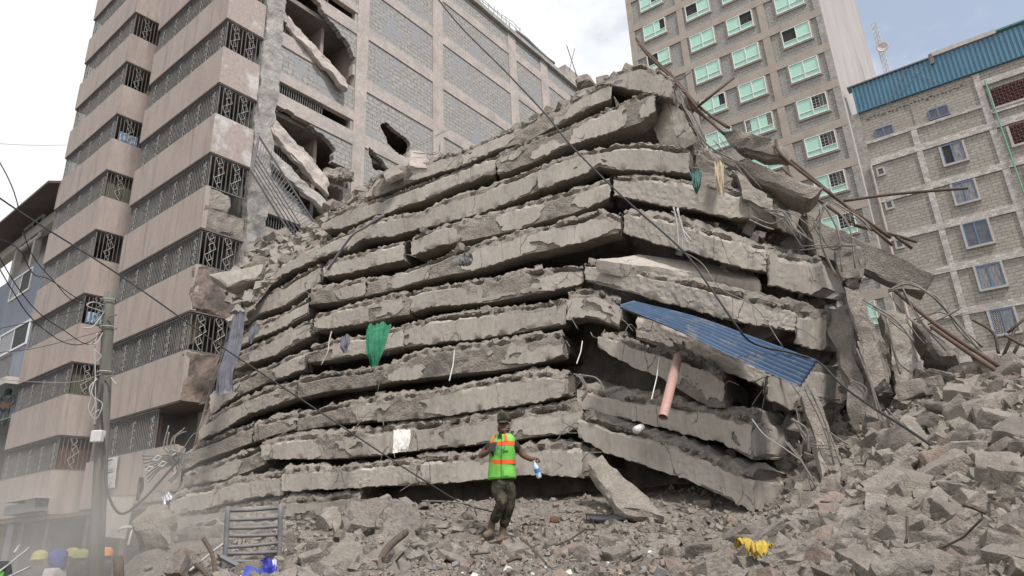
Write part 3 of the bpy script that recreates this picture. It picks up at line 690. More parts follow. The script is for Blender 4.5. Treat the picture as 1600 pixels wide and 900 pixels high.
b = MB(); b.prism([(-6, -.1, 7.3), (.2, -.1, 7.3), (.2, -1.5, 6.6), (-6, -1.5, 6.6)], (0, 0, .04)); b.build('awning', M['awning'], house)
b = MB(); b.box(-6, .2, -.05, -.01, 4.2, 6.7); b.build('shop_shade', M['interior_shade'], house)  # black sheet on the wall, painted as the shop's unlit inside
b = MB(); b.box(-6, .1, -1.0, -.06, 4.0, 4.3); b.box(-6, .1, -1.0, -.94, 4.3, 4.75); b.build('balcony_slab', M['cream'], house)

# ------------------------------------------------------------------ grey tower with mint windows
AG = -0.956031
CX = np.array([math.sin(AG), math.cos(AG), 0]); CN = np.array([math.cos(AG), -math.sin(AG), 0])
G = np.array([23.4134, 39.5956, 0])
gt = tag(empty('grey_tower', G, math.atan2(-CX[1], -CX[0])), 'tall grey block tower with rows of mint green windows', 'building')
W_ = 14.87
b = MB(); b.prism([(-W_ + .02, .16, 0), (-.02, .16, 0), (-.02, 6, 0), (-W_ + .02, 15, 0)], (0, 0, 48.9)); b.build('core', M['grey_brick'], gt)
Qw = np.array([62 * math.sin(R(33.38)), 62 * math.cos(R(33.38)), 0]) - G
ql = (Qw @ (-CX), Qw @ CN)
dvec = np.array(ql) / np.linalg.norm(ql); Ls = np.linalg.norm(ql)
nrm = np.array([dvec[1], -dvec[0]])
b = MB(); b.box(0, Ls, 0, .3, 0, 48.9); b.build('side_wall', M['grey_side'], gt, loc=(0.0, .14, 0), rz=math.atan2(dvec[1], dvec[0]))
ROWS = range(-6, 7)
GB = [29.64 + 3.1 * k for k in ROWS]
for zb in GB: MB().box(-W_, 0, 0, .2, zb, zb + .62).build('beam', M['grey_beam'], gt)
gcols = [(-W_, -W_ + .5), (-10.5, -9.97), (-4.28, -3.76), (-.45, .0)]
for x0, x1 in gcols:
    for zb in GB:
        MB().box(x0, x1, .012, .2, zb + .62, zb + 3.1).build('column', M['stone_col'] if x0 == -.45 else M['grey_beam'], gt)
gbays = [(-W_ + .5, -10.5), (-9.97, -4.28), (-3.76, -.45)]
for x0, x1 in gbays:
    for zb in GB: MB().box(x0, x1, .11, .2, zb + .62, zb + 3.1).build('block_panel', M['grey_brick'], gt)
gwin = [(-2.95, -.95), (-6.68, -4.7), (-9.73, -7.72), (-13.55, -11.57)]
PROTO = {}
def grey_window(style):
    if style in PROTO: return PROTO[style]
    w_, h_ = 2.0, 1.52; t_ = .055; tz = h_ * .30
    parts = {}
    f = MB(); f.box(0, w_, -.06, .06, 0, t_); f.box(0, w_, -.06, .06, h_ - t_, h_); f.box(0, t_, -.06, .06, t_, h_ - t_); f.box(w_ - t_, w_, -.06, .06, t_, h_ - t_)
    f.box(w_ / 2 - .03, w_ / 2 + .03, -.055, .05, t_, h_ - t_); f.box(t_, w_ / 2 - .03, -.055, .05, tz - .025, tz + .025); f.box(w_ / 2 + .03, w_ - t_, -.055, .05, tz - .025, tz + .025)
    parts['frame'] = [(mesh_np('window', f.v, f.f), M['white_frame'], 'window')]
    ps = []
    for j, (xa, xb) in enumerate(((t_, w_ / 2 - .03), (w_ / 2 + .03, w_ - t_))):
        lo_ = MB().box(xa, xb, 0, .02, t_, tz - .025); ps.append((mesh_np('pane', lo_.v, lo_.f), M['mint'], 'pane'))
        dark = (style in ('L', 'LB') and j == 0) or (style in ('R', 'RB', 'RS') and j == 1) or style == 'BB'  # open sashes get a near-black sheet painted as the shade indoors
        if dark and style == 'RS':
            xm = (xa + xb) / 2
            q = MB().box(xa, xm, 0, .02, tz + .025, h_ - t_); ps.append((mesh_np('pane', q.v, q.f), M['mint'], 'pane'))
            q = MB().box(xm, xb, .03, .05, tz + .025, h_ - t_); ps.append((mesh_np('pane', q.v, q.f), M['interior_shade'], 'pane'))
        elif dark and style == 'BB':
            xm = xa + (xb - xa) * (.38 if j == 0 else .62)
            x1_, x2_ = (xa, xm) if j == 0 else (xm, xb)
            q = MB().box(x1_, x2_, .03, .05, tz + .025, h_ - t_); ps.append((mesh_np('pane', q.v, q.f), M['interior_shade'], 'pane'))
            x3_, x4_ = (xm, xb) if j == 0 else (xa, xm)
            q = MB().box(x3_, x4_, 0, .02, tz + .025, h_ - t_); ps.append((mesh_np('pane', q.v, q.f), M['mint'], 'pane'))
            xa, xb = x1_, x2_
        else:
            q = MB().box(xa, xb, .03 if dark else 0, .05 if dark else .02, tz + .025, h_ - t_); ps.append((mesh_np('pane', q.v, q.f), M['interior_shade'] if dark else M['mint'], 'pane'))
        if dark and style in ('RB', 'LB', 'BB'):
            g = MB(); n = 4
            for i in range(n + 1):
                x = xa + (xb - xa) * i / n; g.box(x - .013, x + .013, .0, .025, tz + .03, h_ - t_)
            for i in range(1, 9):
                z = tz + (h_ - tz) * i / 9; g.box(xa + (xb - xa) * (.5 if i % 2 else 0), xb, .002, .023, z - .011, z + .011)
            ps.append((mesh_np('window_bars', g.v, g.f), M['grille_white'], 'window_bars'))
    parts['kids'] = ps
    s = MB(); s.box(-.1, w_ + .1, -.02, .07, -.12, 0); s.box(-.1, 0, -.01, .07, 0, h_); s.box(w_, w_ + .1, -.01, .07, 0, h_)
    parts['kids'].append((mesh_np('surround', s.v, s.f), M['grey_beam'], 'surround'))
    PROTO[style] = parts; return parts
STY = {(3, 5): 'R', (3, 4): 'RS', (3, 3): 'L', (2, 4): 'L', (2, 3): 'N', (2, 2): 'N', (2, 1): 'RS', (1, 3): 'R', (1, 2): 'N', (1, 1): 'N', (1, 0): 'BB', (0, 3): 'RS', (0, 2): 'L', (0, 1): 'N', (0, 0): 'RB', (0, -1): 'RB', (0, -2): 'RB', (0, -3): 'RB', (0, -4): 'RB'}
for ci, (x0, x1) in enumerate(gwin):
    for k in range(-5, 6):
        pr = grey_window(STY.get((ci, k), 'N')); zs = 28.08 + 3.1 * k
        me, mt, nm = pr['frame'][0]; wo_ = link_mesh('window', me, mt, gt); wo_.location = (x0, .03, zs)
        for me, mt, nm in pr['kids']: link_mesh(nm, me, mt, wo_)

# ------------------------------------------------------------------ stone building with blue sheeting on the right
AR = -0.942046
EX = np.array([math.sin(AR), math.cos(AR), 0]); EN = np.array([math.cos(AR), -math.sin(AR), 0])
_d = rays(1345, 258); _hh = math.hypot(_d[0], _d[1]); HB = np.array([_d[0], _d[1], 0]) / _hh * 46.6
rbld = tag(empty('stone_building', HB, math.atan2(-EX[1], -EX[0])), 'rough stone apartment block with pale stone bands and a blue sheet parapet', 'building')
b = MB(); b.box(-.2, 20, .14, 14, 0, 27.5); b.build('core', M['stone_wall'], rbld)
RB_ = [23.33 - 2.755 * k for k in range(0, 8)]
rcols = [(3.24, 3.58), (7.17, 7.54), (11.4, 11.8), (15.6, 16.0)]
rb_bays = [(.6, 3.24), (3.58, 7.17), (7.54, 11.4), (11.8, 15.6), (16.0, 20)]
for z in RB_: MB().box(.6, 20, 0, .2, z, z + .44).build('stone_band', M['band_stone'], rbld)
MB().box(.6, 7.17, .0, .2, 24.93, 25.12).build('stone_band', M['band_stone'], rbld)
MB().box(7.54, 20, .0, .2, 24.3, 24.62).build('stone_band', M['band_stone'], rbld)
MB().box(7.54, 20, .0, .2, 26.35, 26.75).build('stone_band', M['band_stone'], rbld)
for x0, x1 in rcols:
    zz = [RB_[-1]] + [z for z in reversed(RB_[:-1])] + [24.93 if x0 < 4 else 27.3]
    for a_, c_ in zip(zz[:-1], zz[1:]):
        MB().box(x0, x1, .012, .2, a_ + .44, c_).build('stone_pier', M['band_stone'], rbld)
for x0, x1 in rb_bays:
    for k, z in enumerate(RB_):
        zt = 24.93 if k == 0 and x0 < 7 else (24.3 if k == 0 else RB_[k - 1])
        MB().box(x0, x1, .1, .19, z + .44, zt).build('stone_panel', M['stone_wall'], rbld)
    MB().box(x0, x1, .1, .19, 25.12 if x0 < 7 else 26.75, 27.35).build('stone_panel', M['stone_wall'], rbld)
MB().box(-.25, .62, -.02, .2, 0, 27.4).build('corner_pier', M['stone_col'], rbld)
# row of weathered weep holes below the sheeting
rr = random.Random(8)
for k in range(26): x = 1.0 + k * .22; z_ = 26.78 + rr.uniform(-.08, .08); MB().box(x, x + rr.uniform(.06, .15), .07, .11, z_, z_ + rr.uniform(.05, .12)).build('weep_hole', M['rust'], rbld)
# blue sheet parapet, ribbed
b = MB(); n = 150
for i in range(n):
    x = .55 + 19.4 * i / n; x2 = .55 + 19.4 * (i + 1) / n; y = -.05 if i % 2 else -.11
    zt = 29.45 + .0 * i; b.box(x, x2, y, .05, 27.4, zt)
b.build('blue_sheeting', M['blue_roof'], rbld)
b = MB(); b.box(.3, 5.4, -.2, .6, 29.46, 29.55); b.build('roof_edge', M['grille'], rbld)
b = MB(); b.box(5.5, 9.0, -.22, .6, 29.5, 29.78); b.build('roof_edge', M['stone_sill'], rbld)
b = MB(); b.box(9.0, 20, -.2, .6, 29.6, 29.72); b.build('roof_edge', M['awning'], rbld)
b = MB(); b.box(5.3, 5.55, -.2, .05, 29.0, 29.75); b.build('gutter_head', M['grille'], rbld)
def blue_window(x0, x1, z0, z1, pm, surround=True, lat=False):
    f = MB(); t_ = .06
    f.box(x0, x1, -.0, .08, z0, z0 + t_); f.box(x0, x1, 0, .08, z1 - t_, z1); f.box(x0, x0 + t_, 0, .08, z0 + t_, z1 - t_); f.box(x1 - t_, x1, 0, .08, z0 + t_, z1 - t_); xm = x0 + (x1 - x0) * .47; f.box(xm - .035, xm + .035, .005, .075, z0 + t_, z1 - t_)
    o = f.build('window', M['blue_frame'], rbld)
    MB().box(x0 + t_, xm - .035, .04, .06, z0 + t_, z1 - t_).build('pane', pm[0], o); MB().box(xm + .035, x1 - t_, .03, .05, z0 + t_, z1 - t_).build('pane', pm[1], o)
    if surround:
        s = MB(); s.box(x0 - .12, x1 + .12, -.06, .1, z0 - .12, z0); s.box(x0 - .12, x0, -.02, .1, z0, z1); s.box(x1, x1 + .12, -.02, .1, z0, z1); s.build('surround', M['stone_sill'], o)
    if lat:
        g = MB(); n = 6
        for i in range(-n, n + 1):
            for sg in (1, -1):
                pts = []
                for tt in (0, 1):
                    x = x0 + t_ + (i / n + tt) * (xm - x0 - t_) if sg > 0 else x0 + t_ + (i / n + 1 - tt) * (xm - x0 - t_)
                    pts.append((x, .03, z0 + t_ + tt * (z1 - z0 - 2 * t_)))
                # clip to the pane
                (xa, _, za), (xb, _, zb_) = pts; l, r_ = x0 + t_, xm
                def cl(xx): return za + (zb_ - za) * (xx - xa) / (xb - xa)
                lo_x, hi_x = max(min(xa, xb), l), min(max(xa, xb), r_)
                if hi_x - lo_x > .02: g.tube([(lo_x, .03, cl(lo_x)), (hi_x, .03, cl(hi_x))], .012, 3)
        g.build('lattice', M['grille_white'], o)
    return o
CG, DG, TG = M['curtain_glass'], M['interior_shade'], M['tint_glass']
blue_window(1.27, 2.34, 25.12, 25.83, (TG, TG), False); blue_window(4.43, 5.53, 25.2, 25.93, (TG, TG), False)
blue_window(4.55, 5.68, 21.88, 23.2, (DG, CG)); blue_window(4.56, 5.67, 19.16, 20.52, (CG, CG)); blue_window(4.48, 5.72, 16.3, 17.82, (TG, TG))
blue_window(4.52, 5.72, 13.6, 15.05, (CG, CG)); blue_window(4.55, 5.68, 10.85, 12.28, (DG, CG), True, True); blue_window(4.55, 5.68, 8.0, 9.4, (CG, CG))
for zt in (23.05, 20.6, 17.85, 15.1):
    f = MB(); f.box(.78, 1.3, .02, .12, zt - .62, zt - .5); f.box(.78, 1.3, .02, .12, zt - .1, zt); f.box(.78, .9, .02, .12, zt - .5, zt - .1); f.box(1.18, 1.3, .02, .12, zt - .5, zt - .1)
    o = f.build('small_window', M['stone_sill'], rbld); MB().box(.9, 1.18, .08, .11, zt - .5, zt - .1).build('pane', M['tint_glass'], o)
for (x0, x1, z0, z1) in ((7.8, 11.2, 24.68, 26.0), (8.1, 11.2, 21.9, 23.2), (8.3, 11.2, 19.2, 20.4), (8.3, 11.2, 16.4, 17.6)):
    v_ = MB(); n = int((x1 - x0) / .17); mz = int((z1 - z0) / .17); sx = (x1 - x0) / n; sz = (z1 - z0) / mz
    for i in range(n):
        for k in range(mz):
            x = x0 + i * sx; z = z0 + k * sz; w2 = .028
            v_.box(x, x + w2, .0, .08, z, z + sz); v_.box(x + w2, x + sx, .001, .08, z, z + w2)
            v_.tube([(x + w2, .03, z + w2), (x + sx, .03, z + sz)] if (i + k) % 2 else [(x + sx, .03, z + w2), (x + w2, .03, z + sz)], .022, 3)
    o = v_.build('vent_block_screen', M['vent_red'], rbld); MB().box(x0, x1, .082, .098, z0, z1).build('void_shade', M['interior_shade'], o)  # black backing sheet paints the shade behind the vent blocks
    s = MB(); s.box(x0 - .15, x1, -.03, .1, z0 - .14, z0 - .002); s.box(x0 - .13, x0 - .002, -.02, .1, z0, z1); s.build('surround', M['stone_sill'], o)
b = MB(); b.tube([(7.72, -.1, 26.6), (7.78, -.1, 20), (7.9, -.1, 10)], .05, 6); b.build('drain_pipe', M['green_pipe'], rbld)
b = MB(); b.tube([(.55, -.14, 23.3), (.53, -.14, 10)], .09, 7); b.build('drain_pipe', M['pink_beam'], rbld)
b = MB()
for a_, c_ in (((2.2, 27.0), (3.9, 29.3)), ((2.5, 27.2), (4.0, 29.3)), ((4.1, 29.2), (5.3, 27.6)), ((3.0, 27.5), (5.4, 29.4))): b.tube([(a_[0], -.16, a_[1]), (c_[0], -.16, c_[1])], .012, 3)
b.build('guy_wires', M['wire_pale'], rbld)
# radio mast with dish on the roof behind
mb_ = MB(); y = 9.0; _q = hitplane(1385, 108, HB + EN * y, EN); _q2 = hitplane(1366, 38, HB + EN * y, EN); x = float(-(_q - HB) @ EX)
base = 27.5; top = float(_q2[2])
legs = [(x - .22, y - .13), (x + .22, y - .13), (x, y + .26)]
for lx, ly in legs: mb_.tube([(lx, ly, base), (x + (lx - x) * .8, y + (ly - y) * .8, top)], .03, 4)
n = 26
for i in range(n):
    z0 = base + (top - base) * i / n; z1 = base + (top - base) * (i + 1) / n
    for j in range(3):
        a_, c_ = legs[j], legs[(j + 1) % 3]; mb_.tube([(a_[0], a_[1], z0), (c_[0], c_[1], z1)], .016, 3); mb_.tube([(a_[0], a_[1], z1), (c_[0], c_[1], z1)], .012, 3)
mast = empty('radio_mast', (0, 0, 0)); mast.matrix_world = rbld.matrix_world
mast.location = HB; mast.rotation_euler = rbld.rotation_euler
tag(mast, 'slim white lattice mast with a round dish above the blue sheeting', 'mast')
mb_.build('lattice', M['white_plastic'], mast)
d = MB()
_q3 = hitplane(1380, 77, HB + EN * y, EN); P0 = np.array([float(-(_q3 - HB) @ EX), y - .45, float(_q3[2])]); rings = []
for k, (rr_, dd) in enumerate(((.02, .12), (.2, .1), (.36, .05), (.45, 0), (.45, .12), (.2, .2), (.02, .22))):
    rings.append([P0 + np.array([rr_ * math.cos(a_), -.0 + dd, rr_ * math.sin(a_)]) for a_ in np.linspace(0, 2 * math.pi, 16, endpoint=False)])
base_i = 0
for r_ in rings: d.v += [tuple(q) for q in r_]
for k in range(len(rings) - 1):
    for j in range(16): d.f.append((k * 16 + j, k * 16 + (j + 1) % 16, (k + 1) * 16 + (j + 1) % 16, (k + 1) * 16 + j))
d.build('dish', M['white_plastic'], mast, True)
# ------------------------------------------------------------------ ground
o = MB().quad((-300, -120, 0), (300, -120, 0), (300, 500, 0), (-300, 500, 0)).build('street', M['street']); o['kind'] = 'structure'
CTRL = [(300, 904, 8.6), (290, 868, 10.5), (235, 842, 13), (420, 902, 8.0), (440, 862, 10), (430, 840, 12.6), (530, 902, 6.2), (600, 900, 5), (600, 840, 9), (590, 792, 11.6),
        (800, 900, 4.8), (785, 851, 9.7), (720, 853, 9.5), (840, 849, 9.6), (785, 866, 8.4), (800, 790, 11.8), (950, 900, 4.6), (950, 832, 9.3), (960, 797, 11), (1100, 900, 4.3), (1100, 842, 8.2), (1100, 812, 10.4),
        (1180, 815, 10.7), (1180, 838, 8.6), (1140, 820, 10.2), (1235, 800, 10.3), (1290, 752, 11.2), (1250, 900, 4.0), (1250, 838, 7.2), (1400, 900, 3.8), (1400, 795, 6.8), (1400, 705, 9.8), (1400, 640, 12.2), (1599, 900, 3.6), (1599, 790, 5.8),
        (1599, 690, 8.4), (1599, 605, 11.2), (1599, 566, 13.2), (1480, 590, 13.4), (1330, 700, 11.4)]
CP = np.array([PX(*c) for c in CTRL])
extra = [(-5.2, 9.0, .75), (-6.0, 10.5, .7), (-7.4, 12.8, .7), (-4.2, 7.2, .9), (-6.4, 9.5, .2), (-9.5, 9, 0.1), (-12, 14, 0.0), (-11, 18, 0.0), (-9, 5, 0.1), (-6, 2, .3), (-4.8, 4, 1.0), (-3, 0, .9), (0, 0, 1.15), (4, 0, 1.25), (0, -4, .6), (6, -3, .8), (9, 3, 1.6), (12, 6, 2.2), (14, 11, 3.0), (11, 14, 3.0), (13, 19, 1.0),
         (-1, 16, 2.0), (4, 16, 2.4), (-6, 17, 1.5), (8, 18, 1.6), (0, 22, 0.2), (8, 24, 0.1), (16, 16, .6), (-14, 4, 0), (-12, -4, 0), (-5, -8, 0), (10, -9, .1), (18, 2, .4), (2, 2.6, 1.34), (-1.6, 2.6, 1.3)]
CP = np.vstack([CP, np.array(extra)])
_D = np.linalg.norm(CP[:, None, :2] - CP[None, :, :2], axis=2)
_w = np.linalg.solve(_D + 1e-6 * np.eye(len(CP)), CP[:, 2])
def ground(x, y, fine=True):
    x = np.asarray(x, float); y = np.asarray(y, float)
    d = np.sqrt((x[..., None] - CP[:, 0]) ** 2 + (y[..., None] - CP[:, 1]) ** 2); z = d @ _w
    if fine:
        P = np.stack([x, y, x * 0], -1); k = np.clip(z / 1.0, 0, 1)
        z = z + k * (.11 * fbm(P * 1.3, 4, 3) + .035 * fbm(P * 6, 3, 9))
    return np.maximum(z, -.15)
def on_ground(x, y, lift=0.0):
    """where the sight line through that direction meets the rubble"""
    D = np.linspace(2.5, 14, 400); P = PX(np.full(400, float(x)), np.full(400, float(y)), D); g_ = ground(P[:, 0], P[:, 1]); k = np.argmax(P[:, 2] <= g_ + lift) if (P[:, 2] <= g_ + lift).any() else np.argmin(np.abs(P[:, 2] - g_)); return float(D[k])
azs = np.radians(np.concatenate([np.arange(-75, -40, 1.2), np.arange(-40, 42, .22), np.arange(42, 80, 1.2)])); ds = np.geomspace(1.6, 21, 210)
AZ_, DD = np.meshgrid(azs, ds, indexing='ij'); GX = DD * np.sin(AZ_); GY = DD * np.cos(AZ_); GZ = ground(GX, GY)
na, nd_ = AZ_.shape; I_ = np.arange(na * nd_).reshape(na, nd_)
F = np.stack([I_[:-1, :-1], I_[1:, :-1], I_[1:, 1:], I_[:-1, 1:]], -1).reshape(-1, 4)[:, ::-1]
V = np.stack([GX, GY, GZ], -1).reshape(-1, 3)
rub = link_mesh('rubble_ground', mesh_np('rubble_ground', V, F, True), M['rubble']); rub['kind'] = 'structure'

# ------------------------------------------------------------------ stones
def rock_mesh(seed, dims, cuts=4, chop=3, amp=.035):
    r = np.random.RandomState(seed); bm = bmesh.new(); bmesh.ops.create_cube(bm, size=1.0)
    bmesh.ops.subdivide_edges(bm, edges=bm.edges[:], cuts=cuts, use_grid_fill=True)
    A = np.array([v.co[:] for v in bm.verts]) * np.array(dims)
    # skew so that no two faces stay parallel
    sk = r.uniform(-.12, .12, (3, 3)); A = A @ (np.eye(3) + sk)
    for _ in range(chop):
        n = r.normal(size=3); n /= np.linalg.norm(n); ext = np.abs(A @ n).max(); d0 = ext * r.uniform(.68, .93)
        e = A @ n - d0; A = A - np.clip(e, 0, None)[:, None] * n
    q = A * 4.2 / max(dims) + seed
    A = A + np.stack([fbm(q, 4, seed), fbm(q + 9.2, 4, seed + 1), fbm(q + 21, 4, seed + 2)], -1) * amp * 1.9 * max(dims)
    for v, c in zip(bm.verts, A): v.co = c
    bmesh.ops.smooth_vert(bm, verts=bm.verts[:], factor=.42, use_axis_x=True, use_axis_y=True, use_axis_z=True)
    bmesh.ops.triangulate(bm, faces=bm.faces[:]); me = bpy.data.meshes.new('stone'); bm.to_mesh(me); bm.free()
    bb = A.max(0) - A.min(0)
    return me
RK = [rock_mesh(s, d, 6) for s, d in enumerate([(1, .72, .66), (1, .66, .6), (1, .85, .7), (1, .7, .6), (1.1, .62, .6), (1, .9, .75), (1, .6, .55), (1, .78, .62), (1.15, .66, .55), (1, .8, .8)])]
for me in RK: me.materials.append(M['rock'])
RKP = [rock_mesh(s + 30, d, 6, 5, .06) for s, d in enumerate([(1, .8, .55), (1, .7, .7), (1, .6, .3), (1.2, .7, .35)])]
for me in RKP: me.materials.append(M['rock_pale'])
RKR = [rock_mesh(s + 50, d, 6, 4, .04) for s, d in enumerate([(1, .6, .5), (1, .75, .6)])]
for me in RKR: me.materials.append(M['rock_red'])
def pick_rock(r):
    t = r.random()
    return r.choice(RK) if t < .66 else (r.choice(RKP) if t < .92 else r.choice(RKR))
def stone(parent, P, size, r, tilt=.5, me=None, inv=None):
    o = bpy.data.objects.new('stone', me or pick_rock(r)); COL.objects.link(o); o.parent = parent
    o.location = P; s = size; o.scale = (s, s * r.uniform(.85, 1.15), s * r.uniform(.85, 1.15))
    o.rotation_euler = (r.uniform(-tilt, tilt), r.uniform(-tilt, tilt), r.uniform(0, 6.283)); return o
# loose gravel in one mass: small jittered hexahedra
def gravel(name, P, sizes, seed, material, parent=None):
    r = np.random.RandomState(seed); n = len(P)
    base = np.array(box8(-.5, .5, -.5, .5, -.5, .5)); Fb = np.array([(0, 3, 2, 1), (4, 5, 6, 7), (0, 1, 5, 4), (1, 2, 6, 5), (2, 3, 7, 6), (3, 0, 4, 7)])
    v = base[None] + r.uniform(-.17, .17, (n, 8, 3))
    v = v * np.stack([np.ones(n), r.uniform(.6, 1, n), r.uniform(.5, .9, n)], -1)[:, None] * np.asarray(sizes)[:, None, None]
    q = r.normal(size=(n, 4)); q /= np.linalg.norm(q, axis=1, keepdims=True); a, b_, c, d = q.T
    Rm = np.stack([np.stack([1 - 2 * (c * c + d * d), 2 * (b_ * c - d * a), 2 * (b_ * d + c * a)], -1), np.stack([2 * (b_ * c + d * a), 1 - 2 * (b_ * b_ + d * d), 2 * (c * d - b_ * a)], -1),
                   np.stack([2 * (b_ * d - c * a), 2 * (c * d + b_ * a), 1 - 2 * (b_ * b_ + c * c)], -1)], 1)
    v = np.einsum('nij,nkj->nki', Rm, v) + np.asarray(P)[:, None]
    F_ = (Fb[None] + (np.arange(n) * 8)[:, None, None]).reshape(-1, 4)
    o = link_mesh(name, mesh_np(name, v.reshape(-1, 3), F_), material, parent); o['kind'] = 'stuff'; return o
rs = np.random.RandomState(4)
# the blocks that can be told apart: 300 of them, sown by direction and distance
placed = []
def sow(n, az0, az1, d0, d1, s0, s1, seed, sep=.62, sink=.12):
    r = random.Random(seed); k = 0; t = 0
    while k < n and t < n * 60:
        t += 1
        a = R(r.uniform(az0, az1)); d = math.sqrt(r.uniform(d0 * d0, d1 * d1)) if r.random() < .5 else r.uniform(d0, d1); s = r.uniform(s0, s1) * (1 if r.random() < .7 else .7)
        x, y = d * math.sin(a), d * math.cos(a)
        if any((x - p[0]) ** 2 + (y - p[1]) ** 2 < (sep * (s + p[2]) / 1.0) ** 2 * .45 for p in placed): continue
        if -1.0 < x < .9 and 8.6 < y < 10.4: continue
        _px, _py = toproj((x, y, float(ground(x, y)) + .1))
        if 1105 < _px < 1250 and 838 < _py < 925: continue
        placed.append((x, y, s)); z = float(ground(x, y)) + s * (.30 - sink)
        stone(rub, (x, y, z), s, r, .55); k += 1
sow(44, 19, 38, 3.4, 4.8, .13, .25, 1, .6)
sow(54, 15, 38, 4.5, 6.6, .16, .30, 2)
sow(52, 22, 39, 6.4, 9.5, .22, .40, 3)
sow(44, 27, 41, 9.3, 13.4, .28, .52, 4)
sow(26, 2, 20, 4.6, 7.5, .12, .24, 5)
sow(20, -26, 0, 5.0, 8.5, .12, .30, 6)
sow(28, -27, -6, 8.5, 12.4, .18, .40, 7)
sow(14, 14, 24, 8.6, 10.0, .10, .2, 8)
sow(20, -12, 16, 8.3, 11.4, .10, .22, 9)
def sow_gravel(n, az0, az1, d0, d1, s0, s1, seed):
    r = np.random.RandomState(seed); a = np.radians(r.uniform(az0, az1, n)); d = d0 * (d1 / d0) ** r.uniform(0, 1, n); x, y = d * np.sin(a), d * np.cos(a)
    s = s0 * (s1 / s0) ** (r.uniform(0, 1, n) ** 2.2); z = ground(x, y) + s * .15
    return np.stack([x, y, z], -1), s
parts = [sow_gravel(9000, -28, 40, 3.2, 6.5, .008, .055, 1), sow_gravel(13000, -28, 40, 6, 12.5, .012, .085, 2), sow_gravel(3600, 14, 41, 3.4, 7, .03, .14, 13), sow_gravel(3000, 20, 41, 6, 14, .05, .24, 3), sow_gravel(700, -27, 0, 6, 12.5, .05, .16, 5), sow_gravel(500, -3, 20, 6, 11, .05, .13, 6)]
for nm_, n_, s0_, s1_, mt_, lb_ in (('plaster_bits', 170, .01, .05, 'white_plastic', 'pale flakes of plaster and plastic strewn over the rubble'), ('brick_bits', 380, .02, .11, 'rock_red', 'reddish crumbs of brick mixed into the rubble'), ('dark_scraps', 220, .012, .06, 'dark_steel', 'small dark scraps lying about in the rubble')):
    a_, b_ = sow_gravel(n_, -26, 40, 3.4, 12, s0_, s1_, len(nm_)); a_[:, 2] += .02; tag(gravel(nm_, a_, b_, 3 + len(nm_), M[mt_]), lb_, 'debris')
_sp = MB(); _r = random.Random(15)
for _ in range(80):
    a_ = R(_r.uniform(-26, 40)); d_ = _r.uniform(3.6, 12); x_, y_ = d_ * math.sin(a_), d_ * math.cos(a_); ln_ = _r.uniform(.08, .34); th_ = _r.uniform(0, 6.28)
    p_ = np.array([x_, y_, float(ground(x_, y_)) + _r.uniform(.03, .12)]); q_ = np.array([math.cos(th_) * ln_, math.sin(th_) * ln_, _r.uniform(-.08, .16)]); _sp.tube([p_, p_ + q_ * .5 + np.array([0, 0, _r.uniform(-.02, .03)]), p_ + q_], _r.uniform(.005, .014), 4)
tag(_sp.build('splinters', M['wood'], None), 'splinters of timber and bits of wire scattered over the rubble', 'debris', kind='stuff')
g = gravel('gravel', np.vstack([p[0] for p in parts]), np.concatenate([p[1] for p in parts]), 7, M['dust']); tag(g, 'loose grey gravel and crumbled cement strewn between the blocks', 'gravel')

